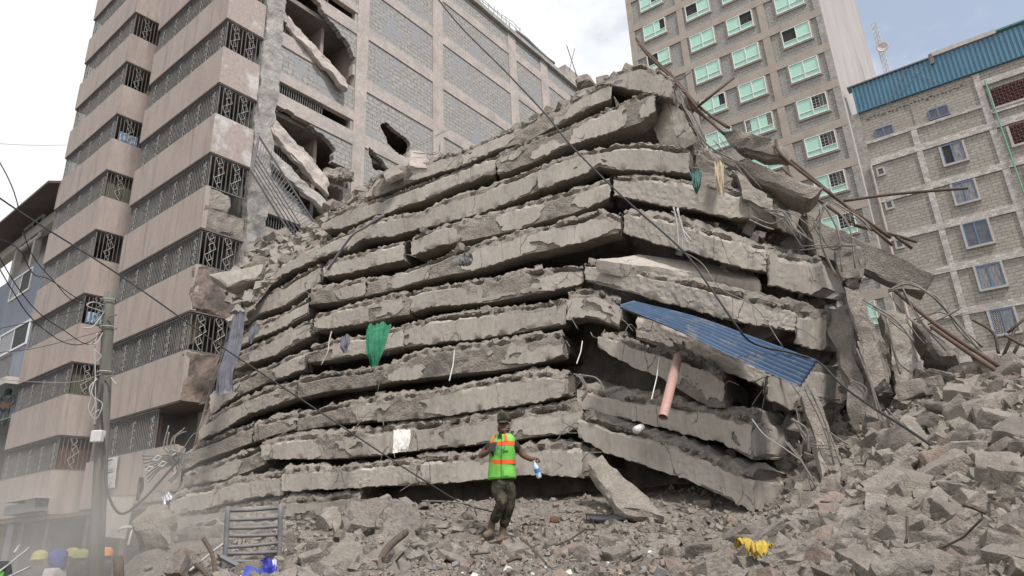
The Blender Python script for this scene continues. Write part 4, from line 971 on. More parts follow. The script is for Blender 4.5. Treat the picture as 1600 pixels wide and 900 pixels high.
# ------------------------------------------------------------------ collapsed floors
_az = np.array([-32, -27, -20, -12, -5, 0, 5, 10, 15, 19, 22, 26, 33, 40.]); _d0 = np.array([18.6, 17.4, 15.6, 13.9, 12.8, 12.3, 11.8, 11.5, 11.1, 10.9, 11.3, 12.3, 14.6, 17.])
def depth_at(x, y):
    a, t = aztan(x, y); return np.interp(a, _az, _d0) + 3.0 * t
LAYERS = [
 ('topmost', [[(945, 124, 133), (975, 112, 138), (1000, 103, 143), (1030, 112, 148), (1047, 122, 151)]]),
 ('second', [[(575, 296, 310), (590, 274, 305), (662, 257, 278), (725, 235, 257)], [(727, 234, 256), (772, 216, 237), (830, 190, 217), (880, 165, 190), (915, 147, 172), (940, 134, 160), (953, 131, 156)]]),
 ('third', [[(505, 347, 358), (537, 330, 356), (587, 314, 336), (600, 311, 334)], [(602, 310, 335), (667, 285, 310), (755, 253, 275), (772, 246, 271)], [(776, 243, 271), (837, 215, 252), (875, 202, 231), (907, 190, 221), (960, 167, 205), (1000, 151, 192), (1017, 147, 179)]]),
 ('fourth', [[(367, 500, 520), (386, 467, 477), (442, 415, 430), (495, 383, 405)], [(497, 385, 401), (545, 362, 387)], [(547, 361, 386), (565, 353, 373), (615, 340, 368), (655, 333, 357), (695, 315, 349), (730, 303, 339), (790, 281, 317), (840, 264, 297)], [(843, 263, 296), (902, 243, 278), (935, 236, 261)], [(938, 235, 261), (960, 230, 265), (1015, 227, 267), (1075, 233, 270)]]),
 ('fifth', [[(377, 500, 513), (405, 470, 493), (452, 442, 475), (497, 414, 442)], [(512, 412, 434), (585, 391, 416), (630, 379, 406)], [(645, 372, 396), (692, 357, 384), (745, 341, 372), (800, 326, 360), (835, 316, 350), (897, 300, 333), (948, 284, 311)], [(962, 277, 306), (972, 278, 307), (1020, 280, 318), (1080, 290, 328), (1135, 300, 338), (1172, 305, 342)], [(1174, 308, 343), (1200, 314, 352), (1228, 327, 362)]]),
 ('sixth', [[(367, 526, 546), (405, 507, 527), (452, 489, 508), (480, 470, 492)], [(490, 454, 476), (567, 439, 464)], [(578, 437, 461), (620, 430, 450), (700, 399, 430), (755, 380, 420), (827, 362, 397), (895, 345, 382), (935, 332, 371), (966, 343, 364)], [(980, 332, 366), (1030, 339, 381), (1080, 354, 393), (1120, 369, 408), (1162, 381, 421), (1203, 392, 427)], [(1203, 400, 446), (1232, 403, 453), (1267, 408, 460), (1284, 411, 450)]]),
 ('seventh', [[(365, 557, 577), (430, 529, 554), (480, 504, 528)], [(496, 493, 516), (555, 479, 507), (640, 459, 490)], [(643, 459, 489), (670, 452, 480), (717, 445, 476), (767, 436, 472), (820, 427, 461), (877, 420, 450), (906, 419, 443)], [(918, 415, 440), (975, 420, 456), (1020, 434, 467), (1075, 440, 481), (1140, 459, 500), (1200, 474, 510), (1242, 485, 517)], [(1245, 490, 536), (1270, 491, 546), (1290, 489, 546)]]),
 ('eighth', [[(333, 612, 645), (365, 596, 620), (410, 577, 600), (442, 562, 588), (476, 552, 576)], [(487, 546, 567), (520, 535, 562), (575, 525, 552), (628, 512, 543)], [(632, 511, 543), (655, 505, 540), (752, 487, 528), (827, 479, 516), (883, 472, 507)], [(888, 461, 501), (910, 456, 497), (932, 457, 500), (966, 473, 511)], [(1000, 498, 530), (1055, 512, 550), (1130, 540, 580), (1208, 572, 610)], [(1204, 580, 626), (1235, 585, 642), (1262, 572, 624)]]),
 ('ninth', [[(314, 667, 685), (350, 642, 670), (382, 626, 650), (432, 606, 632), (461, 600, 622)], [(469, 594, 621), (522, 586, 611), (592, 575, 600), (610, 574, 597)], [(612, 570, 597), (650, 554, 594), (710, 546, 585), (785, 534, 577), (850, 525, 564), (877, 523, 555)], [(937, 525, 545), (992, 540, 575), (1030, 550, 586), (1075, 560, 617), (1105, 571, 635), (1131, 592, 638)]]),
 ('tenth', [[(289, 712, 734), (310, 697, 722), (347, 682, 707), (395, 664, 692)], [(400, 662, 688), (420, 658, 681), (460, 648, 670)], [(464, 648, 671), (522, 636, 664), (588, 624, 656)], [(592, 624, 658), (660, 614, 653), (717, 607, 646), (792, 591, 635), (850, 585, 626), (886, 590, 617)], [(909, 610, 638), (945, 618, 648), (1025, 630, 666), (1075, 641, 680), (1130, 649, 693), (1175, 656, 718)]]),
 ('eleventh', [[(291, 744, 762), (325, 733, 754), (360, 718, 746), (412, 699, 727)], [(414, 692, 718), (460, 684, 717), (542, 678, 716), (610, 669, 708)], [(613, 669, 707), (640, 667, 704), (730, 656, 696), (807, 645, 687), (887, 635, 675), (905, 636, 666)], [(907, 653, 686), (945, 666, 708), (992, 679, 722), (1065, 703, 747), (1130, 728, 776), (1178, 749, 800)]]),
 ('twelfth', [[(271, 779, 802), (310, 766, 795), (365, 754, 787), (420, 745, 773), (438, 743, 775)], [(444, 735, 766), (522, 733, 764), (570, 730, 761), (660, 721, 757)], [(662, 721, 757), (750, 712, 749), (807, 703, 743), (850, 698, 741), (908, 700, 745)], [(910, 701, 745), (925, 706, 741)]]),
 ('thirteenth', [[(285, 802, 824), (330, 798, 822), (436, 785, 806)], [(442, 784, 808), (500, 780, 808), (560, 774, 806)]]),
 ('lowest', [[(300, 820, 842), (440, 809, 838)], [(448, 812, 844), (500, 809, 843), (560, 805, 842)]]),
]
patch_mats = M['conc_smooth']
def slab_section(parent, pts, seed, back=3.0):
    r = np.random.RandomState(seed); pts = np.array(pts, float)
    xs = pts[:, 0]
    # arc length in the world to choose an even spacing
    # run the broken ends a little past the joint so that neighbours stay jammed together
    d0 = (pts[1] - pts[0]) / np.linalg.norm((pts[1] - pts[0])[:2]); d1 = (pts[-1] - pts[-2]) / np.linalg.norm((pts[-1] - pts[-2])[:2])
    pts[0] -= d0 * r.uniform(1, 7); pts[-1] += d1 * (r.uniform(1, 7) if pts[-1, 0] < 1150 else 0); xs = pts[:, 0]
    mid = (pts[:, 1] + pts[:, 2]) / 2; off = r.uniform(-.1, .1)
    P = PX(xs, mid, depth_at(xs, mid) + off); sl_ = np.concatenate([[0], np.cumsum(np.linalg.norm(np.diff(P, axis=0), axis=1))]); Ln = sl_[-1]
    n = max(6, int(Ln / .045)); s = np.linspace(0, Ln, n + 1)
    x = np.interp(s, sl_, xs); yt = np.interp(s, sl_, pts[:, 1]); yb = np.interp(s, sl_, pts[:, 2]); 
    wob = fbm(np.stack([s * 1.1, s * 0 + 3.3, s * 0 + seed], -1), 3, seed + 21) * 3.0; yt = yt + wob + fbm(np.stack([s * 2.2, s * 0 + 7.3, s * 0 + seed], -1), 3, seed + 22) * 2.6; yb = yb + wob * .8 + fbm(np.stack([s * 1.6, s * 0 + 1.3, s * 0 + seed], -1), 3, seed + 23) * 1.6
    ym = (yt + yb) / 2
    D = depth_at(x, ym) + off
    k_ = np.ones(5) / 5
    if n > 12:
        Dp = np.pad(D, 2, mode='edge'); D = np.convolve(Dp, k_, 'valid')
    T = PX(x, yt, D); B = PX(x, yb, D)
    tan = np.gradient(T[:, :2], axis=0); tan /= np.linalg.norm(tan, axis=1, keepdims=True)
    tan = (tan[0] + tan[-1] + tan.mean(0)); tan /= np.linalg.norm(tan)
    nrm = np.array([tan[1], -tan[0]]);
    if nrm @ (-T[n // 2, :2]) < 0: nrm = -nrm
    N3 = np.array([nrm[0], nrm[1], 0]); T3 = np.array([tan[0], tan[1], 0]); H = np.maximum(T[:, 2] - B[:, 2], .1)
    BK = N3 if xs[0] < 895 or xs[-1] < 1150 else -np.array([math.sin(R(48)), math.cos(R(48)), 0])
    if BK is not N3: back = 1.35
    rows = []; kinds = []
    nf = 12; bank = np.clip(.52 + .9 * fbm(np.stack([s * .7, s * 0 + 5.5, s * 0 + seed], -1), 3, seed + 3), .05, 1.5)
    q = np.stack([s * 3.1, s * 0, s * 0 + seed], -1)
    chipT = np.clip(fbm(q * np.array([2.6, 1, 1]), 5, seed) + .22, 0, .8) * .20
    chipB = np.clip(fbm(q * np.array([1.6, 1, 1]) + 40, 4, seed + 1) - .18, 0, .8) * .14
    chipT = chipT + np.clip(fbm(q * np.array([.35, 1, 1]) + 11, 3, seed + 31) - .22, 0, 1) * .9
    for i in range(nf + 1):
        f = i / nf; row = B * (1 - f) + T * f
        e = np.clip((f - .80) / .20, 0, 1) ** 1.5 * chipT + np.clip((.25 - f) / .25, 0, 1) ** 1.5 * chipB
        rough = .035 * fbm(np.stack([s * 6, row[:, 2] * 6, s * 0 + seed * 3], -1), 4, seed)
        rows.append(row + N3 * (rough - e)[:, None] + np.array([0, 0, 1.]) * (-.35 * e if f > .6 else .25 * e)[:, None])
    for bk, am, hh in ((.04, .07, .03), (.09, .10, .06), (.15, .12, .09), (.24, .13, .12), (.36, .13, .15), (.55, .12, .18), (.9, .08, .18), (back, .03, .05)):
        up = am * fbm(np.stack([s * 9, s * 0 + bk * 13, s * 0 + seed], -1), 4, seed + 4) + am * .5
        rows.append(T - BK * bk + np.array([0, 0, 1.]) * (up + hh * bank)[:, None])
    Z = np.array([0, 0, 1.]); th = np.minimum(.24, H * .5)
    rows.append(T - BK * back - Z * (th if BK is N3 else H * .95)[:, None]); rows.append(T - BK * .62 - Z * (th if BK is N3 else H * .98)[:, None]); rows.append(B - BK * .5 + Z * .02); rows.append(B - BK * .25)
    nr = len(rows); V = np.stack(rows, 1)  # n+1, nr, 3
    # ragged ends
    for e_, sg in ((0, 1), (n, -1)):
        jag = .10 * (fbm(np.stack([np.arange(nr) * .55, np.zeros(nr) + seed + e_, np.zeros(nr)], -1), 3, seed + 8) + .3)
        V[e_] += T3 * (sg * jag)[:, None] * (1 if (T[-1, :2] - T[0, :2]) @ tan > 0 else -1)
    m_ = n + 1; I = np.arange(m_ * nr).reshape(m_, nr); Fq = []
    for j in range(nr):
        j2 = (j + 1) % nr
        Fq.append(np.stack([I[:-1, j], I[1:, j], I[1:, j2], I[:-1, j2]], -1))
    Fq = [tuple(f) for f in np.concatenate(Fq)]
    Fq.append(tuple(I[0, ::-1])); Fq.append(tuple(I[-1, :]))
    o = link_mesh('slab_section', mesh_np('slab_section', V.reshape(-1, 3), Fq), M['conc_rough'], parent)
    if BK is not N3:   # the slab's end shows its own rendered side
        te = (T[-1] - T[0]); te[2] = 0; te /= np.linalg.norm(te); a_ = B[-1] + te * .03 + (T[-1] - B[-1]) * .05; c_ = T[-1] + te * .03 - (T[-1] - B[-1]) * .06; bb = -BK * (back - .1)
        hex_ = [a_, a_ + bb, a_ + bb - te * .1, a_ - te * .1, c_, c_ + bb, c_ + bb - te * .1, c_ - te * .1]
        Vh, Fh = rough_hexa(hex_, (16, 2, 9), .035, 3, seed, .12); link_mesh('plaster_patch', mesh_np('plaster_patch', Vh, Fh), patch_mats, o)
    # cement render still clinging to the face, as plates standing proud of it
    cov = r.uniform(-.32, .06) if BK is N3 else -.5; cs = max(4, int(Ln / .04)); ct = 15
    sg_ = np.linspace(0, Ln, cs + 1); fg = np.linspace(.0, 1.0, ct + 1)
    SG, FG = np.meshgrid(sg_, fg, indexing='ij'); hm = H.mean()
    sc_ = (SG[:-1, :-1] + SG[1:, 1:]) / 2; fc_ = (FG[:-1, :-1] + FG[1:, 1:]) / 2
    msk = fbm(np.stack([sc_ * .95 + seed * 5.1, fc_ * hm * 1.6, sc_ * 0 + seed], -1), 4, seed + 11) + .16 * fbm(np.stack([sc_ * 7 + seed, fc_ * hm * 9, sc_ * 0 + seed], -1), 3, seed + 12) > cov + .75 * np.clip((fc_ - .74) / .26, 0, 1) + .3 * np.clip((.12 - fc_) / .12, 0, 1)
    # islands
    lab = np.zeros(msk.shape, int); c = 0
    for i0 in range(cs):
        for j0 in range(ct):
            if msk[i0, j0] and not lab[i0, j0]:
                c += 1; st = [(i0, j0)]; lab[i0, j0] = c
                while st:
                    a, b_ = st.pop()
                    for a2, b2 in ((a + 1, b_), (a - 1, b_), (a, b_ + 1), (a, b_ - 1)):
                        if 0 <= a2 < cs and 0 <= b2 < ct and msk[a2, b2] and not lab[a2, b2]: lab[a2, b2] = c; st.append((a2, b2))
    Xw = np.stack([np.interp(SG, s, B[:, k]) * (1 - FG) + np.interp(SG, s, T[:, k]) * FG for k in range(3)], -1)
    eT = np.interp(SG, s, chipT); eB = np.interp(SG, s, chipB)
    e = np.clip((FG - .80) / .20, 0, 1) ** 1.5 * eT + np.clip((.25 - FG) / .25, 0, 1) ** 1.5 * eB
    jt = np.stack([vnoise(np.stack([SG * 17, FG * 9, SG * 0 + seed], -1), 2), vnoise(np.stack([SG * 17, FG * 9 + 50, SG * 0 + seed], -1), 3)], -1) * .022
    Xw = Xw + T3 * jt[..., :1] + Z * jt[..., 1:2] - N3 * (e * .9)[..., None]
    _a, _b = relax_edges(msk, Xw @ T3, Xw[..., 2], 1, .5); Xw = Xw + T3 * (_a - Xw @ T3)[..., None]; Xw[..., 2] = _b
    lift = .024
    for c_ in range(1, c + 1):
        cells = np.argwhere(lab == c_)
        if len(cells) < 8: continue
        used = {}; Vp = []; Fp = []
        def vid(i, j, l):
            if (i, j, l) not in used: used[(i, j, l)] = len(Vp); Vp.append(Xw[i, j] + N3 * (lift if l else -.03))
            return used[(i, j, l)]
        for i, j in cells:
            Fp.append((vid(i, j, 1), vid(i + 1, j, 1), vid(i + 1, j + 1, 1), vid(i, j + 1, 1)))
            for (a, b_, p, q_) in ((i - 1, j, (i, j + 1), (i, j)), (i + 1, j, (i + 1, j), (i + 1, j + 1)), (i, j - 1, (i, j), (i + 1, j)), (i, j + 1, (i + 1, j + 1), (i, j + 1))):
                if not (0 <= a < cs and 0 <= b_ < ct and lab[a, b_] == c_):
                    Fp.append((vid(*p, 0), vid(*q_, 0), vid(*q_, 1), vid(*p, 1)))
        link_mesh('plaster_patch', mesh_np('plaster_patch', Vp, Fp), patch_mats, o)
    return T, B, N3, s, Z
sec_seed = 100
ORD = {}
for li, (nm, secs) in enumerate(LAYERS):
    mid = secs[len(secs) // 2]; q = PX(mid[0][0], mid[0][2], depth_at(mid[0][0], mid[0][2]))
    root = empty('concrete_slab', tuple(q)); 
    bpy.context.view_layer.update()
    root['kind'] = 'thing'; tag(root, f'{nm} concrete floor slab{" from the top" if li not in (0, 13) else ""} of the pancaked pile, broken along its edge', 'slab', 'pancaked floor slabs of the collapsed building')
    inv = -np.asarray(q)
    GP = []; GS = []; r = random.Random(500 + li); holder = []
    tmp_parent = root
    for si, sec in enumerate(secs):
        sec_seed += 1
        T, B, N3, s, Z = slab_section(tmp_parent, sec, sec_seed)
        Ln = s[-1]; n = int(Ln * 120)
        # bars torn out at the joint
        for _ in range(r.choice((0, 2, 3, 4))):
            k0 = r.choice((0, len(s) - 1)); p = B[k0] + (T[k0] - B[k0]) * r.uniform(.15, .9); tv = (T[-1] - T[0]); tv = tv / np.linalg.norm(tv) * (-1 if k0 == 0 else 1); ln = r.uniform(.15, .45)
            MB().tube(curve_pts([p - N3 * .05, p + N3 * r.uniform(.02, .14) + tv * ln * .4 + np.array([0, 0, r.uniform(-.1, .08)]), p + N3 * r.uniform(.02, .25) + tv * ln + np.array([0, 0, r.uniform(-.35, .08)])], 4), .009, 4).build('rebar', M['rebar'], tmp_parent, True)
        for _ in range(n):
            t = r.random() * Ln; k = min(int(t / Ln * (len(s) - 1)), len(s) - 1); bk = abs(r.gauss(0, .2)) + .01; sz = .012 * (8 ** (r.random() ** 2.6))
            if vnoise(np.array([t * 1.1 + sec_seed * 3.3, 0.5, 0.5]), 4) + r.uniform(-.7, .5) < -.25: continue
            GP.append(T[k] - N3 * bk + np.array([0, 0, .005 + sz * .2 + min(.07, bk * .2)])); GS.append(sz)
        for _ in range(int(Ln * (2.0 if 3 < li < 12 else 1.3))):
            t = r.random() * Ln; k = min(int(t / Ln * (len(s) - 1)), len(s) - 1); bk = r.uniform(.02, .3) if r.random() < .24 else r.uniform(.45, 1.1); sz = r.uniform(.08, .2) + (.12 if r.random() < .25 else 0)
            P = T[k] - N3 * bk + np.array([0, 0, sz * .22 + min(.07, bk * .15)]); stone(tmp_parent, tuple(P), sz, r, .5)
    gravel('crumbs', np.array(GP), np.array(GS), 900 + li, M['conc_rough'], tmp_parent)
    for ch in [c for c in root.children]: ch.location = Vector(ch.location) + Vector(inv)

# heart of the heap behind the slab edges
SIL = [(262, 800), (285, 760), (300, 705), (335, 580), (365, 500), (420, 430), (500, 375), (575, 308), (660, 268), (725, 248), (830, 205), (945, 142), (1000, 124), (1045, 142), (1090, 222), (1160, 268), (1225, 345), (1285, 440), (1330, 560), (1350, 640)]
sx = np.linspace(262, 1350, 190); top = np.interp(sx, [p[0] for p in SIL], [p[1] for p in SIL]); bot = np.full_like(sx, 835); bot = np.where(sx > 1150, 790, bot)
rows = []; nr = 90
for k in range(nr):
    f = k / (nr - 1); yy = bot * (1 - f) + top * f; D = depth_at(sx, yy) + 2.0 + np.clip((sx - 1170) / 90, 0, 1) * 1.6
    P = PX(sx, yy, D); d = fbm(P * 1.7, 4, 5) * .45 + fbm(P * 7, 2, 6) * .12
    dirh = P[:, :2] / np.linalg.norm(P[:, :2], axis=1, keepdims=True); P[:, :2] += dirh * d[:, None]; rows.append(P)
Pt = rows[-1]
for bk, dz in ((1.0, .15), (2.5, .1), (4.0, -.8), (5.0, -4), (5.4, -14)):
    P = Pt.copy(); dirh = P[:, :2] / np.linalg.norm(P[:, :2], axis=1, keepdims=True); P[:, :2] += dirh * bk; P[:, 2] = np.maximum(P[:, 2] + dz + .3 * fbm(P * 1.1, 3, 8), -.2); rows.append(P)
V = np.stack(rows, 1); m_, nr = V.shape[:2]; I = np.arange(m_ * nr).reshape(m_, nr)
F = np.stack([I[:-1, :-1], I[1:, :-1], I[1:, 1:], I[:-1, 1:]], -1).reshape(-1, 4)
heap = link_mesh('rubble_heap', mesh_np('rubble_heap', V.reshape(-1, 3), F, True), M['conc_rough']); tag(heap, 'dark packed rubble filling the gaps between the fallen slabs', 'rubble', kind='stuff')
# stones and crumbs lying over the crest of the heap and against the tower
def px_gravel(name, poly, n, s0, s1, dfun, seed, material, label):
    r = np.random.RandomState(seed); xs_ = [p[0] for p in poly]; ys_ = [p[1] for p in poly]; out = []; sz = []
    while len(out) < n:
        x, y = r.uniform(min(xs_), max(xs_)), r.uniform(min(ys_), max(ys_))
        if in_poly(np.array([x]), np.array([y]), poly)[0]: out.append(PX(x, y, dfun(x, y) + r.uniform(-.15, .25))); sz.append(s0 * (s1 / s0) ** (r.random() ** 1.8))
    o = gravel(name, np.array(out), np.array(sz), seed, material); tag(o, label, 'rubble'); return o

# broken pieces jammed into the torn right flank
r = random.Random(79)
for _ in range(95):
    t_ = r.random(); x = 1120 + 230 * t_ + r.uniform(-30, 30); y = 250 + 300 * t_ + r.uniform(-50, 230) * (.4 + t_)
    if y > 770 or y < np.interp(x, [1080, 1160, 1225, 1285, 1350, 1400], [235, 275, 350, 440, 560, 640]): continue
    q = PX(x, y, float(depth_at(x, y)) + r.uniform(.5, 2.2)); stone(heap, tuple(q), r.uniform(.25, .75), r, 1.2)
# slope of debris between the tower wall and the heap
def slope_pt(x, y):
    t = np.clip((y - 300) / 140.0, 0, 1); return 19.6 - 3.0 * t
gx, gy = np.meshgrid(np.linspace(360, 640, 90), np.linspace(0, 1, 40), indexing='ij')
ytop = np.interp(gx, [360, 400, 430, 480, 520, 560, 600, 640], [432, 392, 372, 362, 330, 300, 282, 268]); ybot = np.interp(gx, [360, 420, 500, 575, 640], [520, 450, 392, 318, 282])
yy = ytop * (1 - gy) + ybot * gy; Dq = 20.0 - 3.2 * gy
P = PX(gx, yy, Dq); P[..., 2] += .25 * fbm(P * 1.6, 4, 12) + .08 * fbm(P * 6, 2, 13)
I = np.arange(gx.size).reshape(gx.shape); F = np.stack([I[:-1, :-1], I[:-1, 1:], I[1:, 1:], I[1:, :-1]], -1).reshape(-1, 4)
slope = link_mesh('rubble_slope', mesh_np('rubble_slope', P.reshape(-1, 3), F, True), M['dust']); tag(slope, 'slope of fine rubble between the torn tower wall and the slabs', 'rubble', kind='stuff')
r = random.Random(77)
pr = gravel('rubble_chunks', np.array([P[r.randrange(90), r.randrange(40)] + np.array([0, 0, .05]) for _ in range(900)]), np.array([.05 * 8 ** (r.random() ** 1.6) for _ in range(900)]), 31, M['rock_pale']); tag(pr, 'small pale lumps scattered over the slope below the torn wall', 'rubble')
for _ in range(26):
    q = P[r.randrange(90), r.randrange(40)]; stone(slope, tuple(q + np.array([0, 0, .12])), r.uniform(.25, .6), r, .6)
# rubble lying along the crest
r = random.Random(78)
for _ in range(34):
    x = r.uniform(600, 1040); y = np.interp(x, [p[0] for p in SIL], [p[1] for p in SIL]) - r.uniform(4, 13)
    q = PX(x, y, float(depth_at(x, y)) + r.uniform(.2, .9)); stone(heap, tuple(q), r.uniform(.2, .5), r, .6)

_cr = [(x, y - 9) for x, y in SIL if 560 < x < 1060] + [(x, y + 5) for x, y in reversed(SIL) if 560 < x < 1060]
px_gravel('crest_rubble', _cr, 520, .05, .38, lambda x, y: float(depth_at(x, y)) + .45, 61, M['rock_pale'], 'loose broken lumps along the crest of the pile against the sky')

_fl = [(1085, 222), (1230, 345), (1300, 450), (1390, 570), (1400, 650), (1300, 745), (1225, 765), (1205, 620), (1292, 490), (1215, 400), (1180, 320), (1090, 260)]
px_gravel('flank_rubble', _fl, 900, .05, .34, lambda x, y: float(depth_at(x, y)) + .75, 63, M['rock_pale'], 'broken lumps packed between the torn slab ends on the right flank')
# ------------------------------------------------------------------ broken beams and plates that stand out singly
AWAY = np.array([0, 1.0, 0])
def plate(name, TL, TR, BR, BL, thick, material, label, seed, cat='concrete slab', back=None, cuts=None, amp=.045, edge=.14, freq=2.6):
    c = [PX(*q) for q in (BL, BR, TR, TL)]
    n = np.cross(c[1] - c[0], c[3] - c[0]); n /= np.linalg.norm(n); ctr = sum(c) / 4
    if n @ (ctr - CAM) < 0: n = -n
    d = (np.asarray(back, float) if back is not None else n) * thick
    c8 = [c[0], c[1], c[1] + d, c[0] + d, c[3], c[2], c[2] + d, c[3] + d]
    if cuts is None:
        L1 = np.linalg.norm(c[1] - c[0]); L2 = np.linalg.norm(c[3] - c[0]); cuts = (max(4, int(L1 / .085)), max(3, int(thick / .1)), max(4, int(L2 / .085)))
    o = rough_obj(name, c8, cuts, M[material], None, amp, freq, seed, edge); recenter(o); tag(o, label, cat); return o
plate('broken_beam', (1160, 246, 12.9), (1288, 294, 12.3), (1266, 312, 12.3), (1170, 276, 12.9), .75, 'conc_rough', 'upper right beam jutting out past the fifth slab, its underside dark', 1, back=(.25, .96, 0))
plate('broken_beam', (1128, 204, 13.2), (1206, 212, 12.9), (1222, 243, 12.8), (1150, 238, 13.1), .6, 'conc_rough', 'rounded lump of broken beam against the mint windows', 2, amp=.12, edge=.3)
plate('broken_beam', (1040, 160, 13.4), (1072, 172, 13.1), (1088, 222, 12.9), (1056, 212, 13.2), .5, 'conc_smooth', 'tilted block with a pale face beneath the topmost slab', 3, back=(-.5, .85, 0))
plate('broken_plank', (1252, 328, 13.2), (1464, 430, 14.4), (1448, 460, 14.4), (1275, 396, 13.2), .4, 'conc_rough', 'long slab reaching out to the right in front of the stone building', 4, back=(.2, .97, .1), amp=.05)
plate('hanging_plate', (1288, 486, 12.9), (1322, 470, 12.8), (1384, 690, 11.7), (1340, 702, 11.8), .28, 'conc_rough', 'tall plate standing on end, longest of the upright pieces on the right', 5, amp=.09, edge=.35)
plate('hanging_plate', (1316, 440, 12.4), (1348, 460, 12.4), (1388, 600, 11.9), (1362, 614, 11.9), .35, 'conc_rough', 'short upright plate leaning on the tall plate, its side ridged', 6, amp=.07)
plate('broken_column', (1374, 474, 12.9), (1416, 484, 12.8), (1428, 592, 12.5), (1396, 622, 12.4), .45, 'rock_pale', 'stub of a column hanging upside down beside the upright plates', 7, amp=.12, edge=.3)
plate('leaning_plank', (1250, 612, 11.6), (1274, 600, 11.7), (1320, 736, 11.2), (1300, 758, 11.1), .25, 'conc_rough', 'narrow plank leaning in the dark hollow right of the tenth slab', 8, amp=.06)
plate('leaning_plank', (1270, 676, 11.4), (1288, 670, 11.5), (1312, 752, 11.1), (1288, 764, 11.0), .2, 'conc_smooth', 'smallest plank at the foot of the dark hollow, tip in the rubble', 9)
plate('fallen_plank', (917, 723, 11.4), (941, 711, 11.5), (1040, 806, 10.2), (966, 800, 10.3), .22, 'conc_rough', 'plank fallen slantwise from the eleventh slab to the ground', 10)
plate('broken_beam', (1303, 376, 12.6), (1342, 386, 12.5), (1344, 430, 12.3), (1312, 444, 12.3), .45, 'rock_pale', 'crumbled beam end above the upright plates, wrapped in bars', 11, amp=.13, edge=.3)
plate('broken_beam', (1424, 488, 13.7), (1490, 516, 13.7), (1502, 556, 13.4), (1442, 548, 13.4), .6, 'rock_pale', 'chunk of beam under the curved reinforcement on the far right', 12, amp=.12, edge=.28)
plate('broken_beam', (1085, 238, 12.9), (1135, 258, 12.7), (1150, 300, 12.5), (1090, 292, 12.6), .6, 'rock_pale', 'ragged mass of concrete with a tan rag at the end of the fourth slab', 13, amp=.16, edge=.3)
plate('broken_beam', (1140, 262, 12.6), (1195, 300, 12.5), (1215, 330, 12.3), (1160, 312, 12.4), .6, 'rock_pale', 'ragged mass of concrete above the fifth slab, below the jutting beam', 14, amp=.16, edge=.3)
plate('broken_beam', (1352, 520, 12.7), (1386, 520, 12.7), (1400, 580, 12.4), (1368, 580, 12.4), .5, 'conc_rough', 'dark lump wedged between the short plate and the column stub', 15, amp=.14, edge=.3)
plate('broken_beam', (1000, 396, 12.9), (1180, 424, 12.9), (1190, 440, 12.4), (930, 406, 12.4), .25, 'conc_smooth', 'dusty floor plate lying in the wide gap under the sixth slab', 16, back=(0, .3, -.95), amp=.03)
_g4 = on_ground(520, 885)
plate('paving_plate', (546, 832, _g4 + .5), (566, 850, _g4 + .25), (570, 897, _g4 - .5), (470, 906, _g4 - .55), .16, 'conc_rough', 'large pale concrete plate lying in the foreground beside the metal frame', 17, back=(0, .3, -.95), amp=.03)
plate('dusty_boulder', (600, 780, 9.9), (652, 790, 9.8), (664, 846, 9.0), (586, 842, 8.9), 1.2, 'rubble', 'broad dust covered boulder left of the walking person', 18, amp=.2, edge=.4)
plate('dusty_boulder', (548, 774, 10.4), (596, 770, 10.4), (604, 826, 9.6), (536, 826, 9.6), 1.2, 'rubble', 'dust covered boulder at the end of the lowest slab', 19, amp=.2, edge=.4)
plate('masonry_block', (222, 786, 13.2), (272, 790, 12.9), (264, 842, 12.4), (216, 836, 12.7), .6, 'conc_rough', 'chunk of masonry below the foil, at the left foot of the pile', 20, amp=.25, edge=.35, freq=1.8)
plate('pale_slab_end', (322, 428, 17.6), (412, 412, 17.3), (404, 436, 17.2), (352, 448, 17.4), .5, 'conc_smooth', 'pale slab end poking out next to the smashed balcony corner', 24, amp=.05)
plate('dark_block', (895, 118, 15.4), (918, 112, 15.2), (924, 124, 15.0), (900, 132, 15.2), .4, 'rock', 'dark block on the crest just left of the topmost slab', 25, amp=.07, edge=.2)
plate('wall_fragment', (640, 232, 15.2), (668, 236, 15.0), (668, 262, 14.8), (638, 262, 15.0), .3, 'pink_beam', 'pink wall fragment standing on the crest by the hole in the block wall', 26, amp=.07, edge=.2)
plate('flat_slab', (600, 266, 15.3), (628, 252, 15.6), (632, 268, 15.0), (602, 282, 14.8), .15, 'rock', 'dark flat slab lying on the second slab by the pink wall fragment', 27, amp=.05, edge=.15)

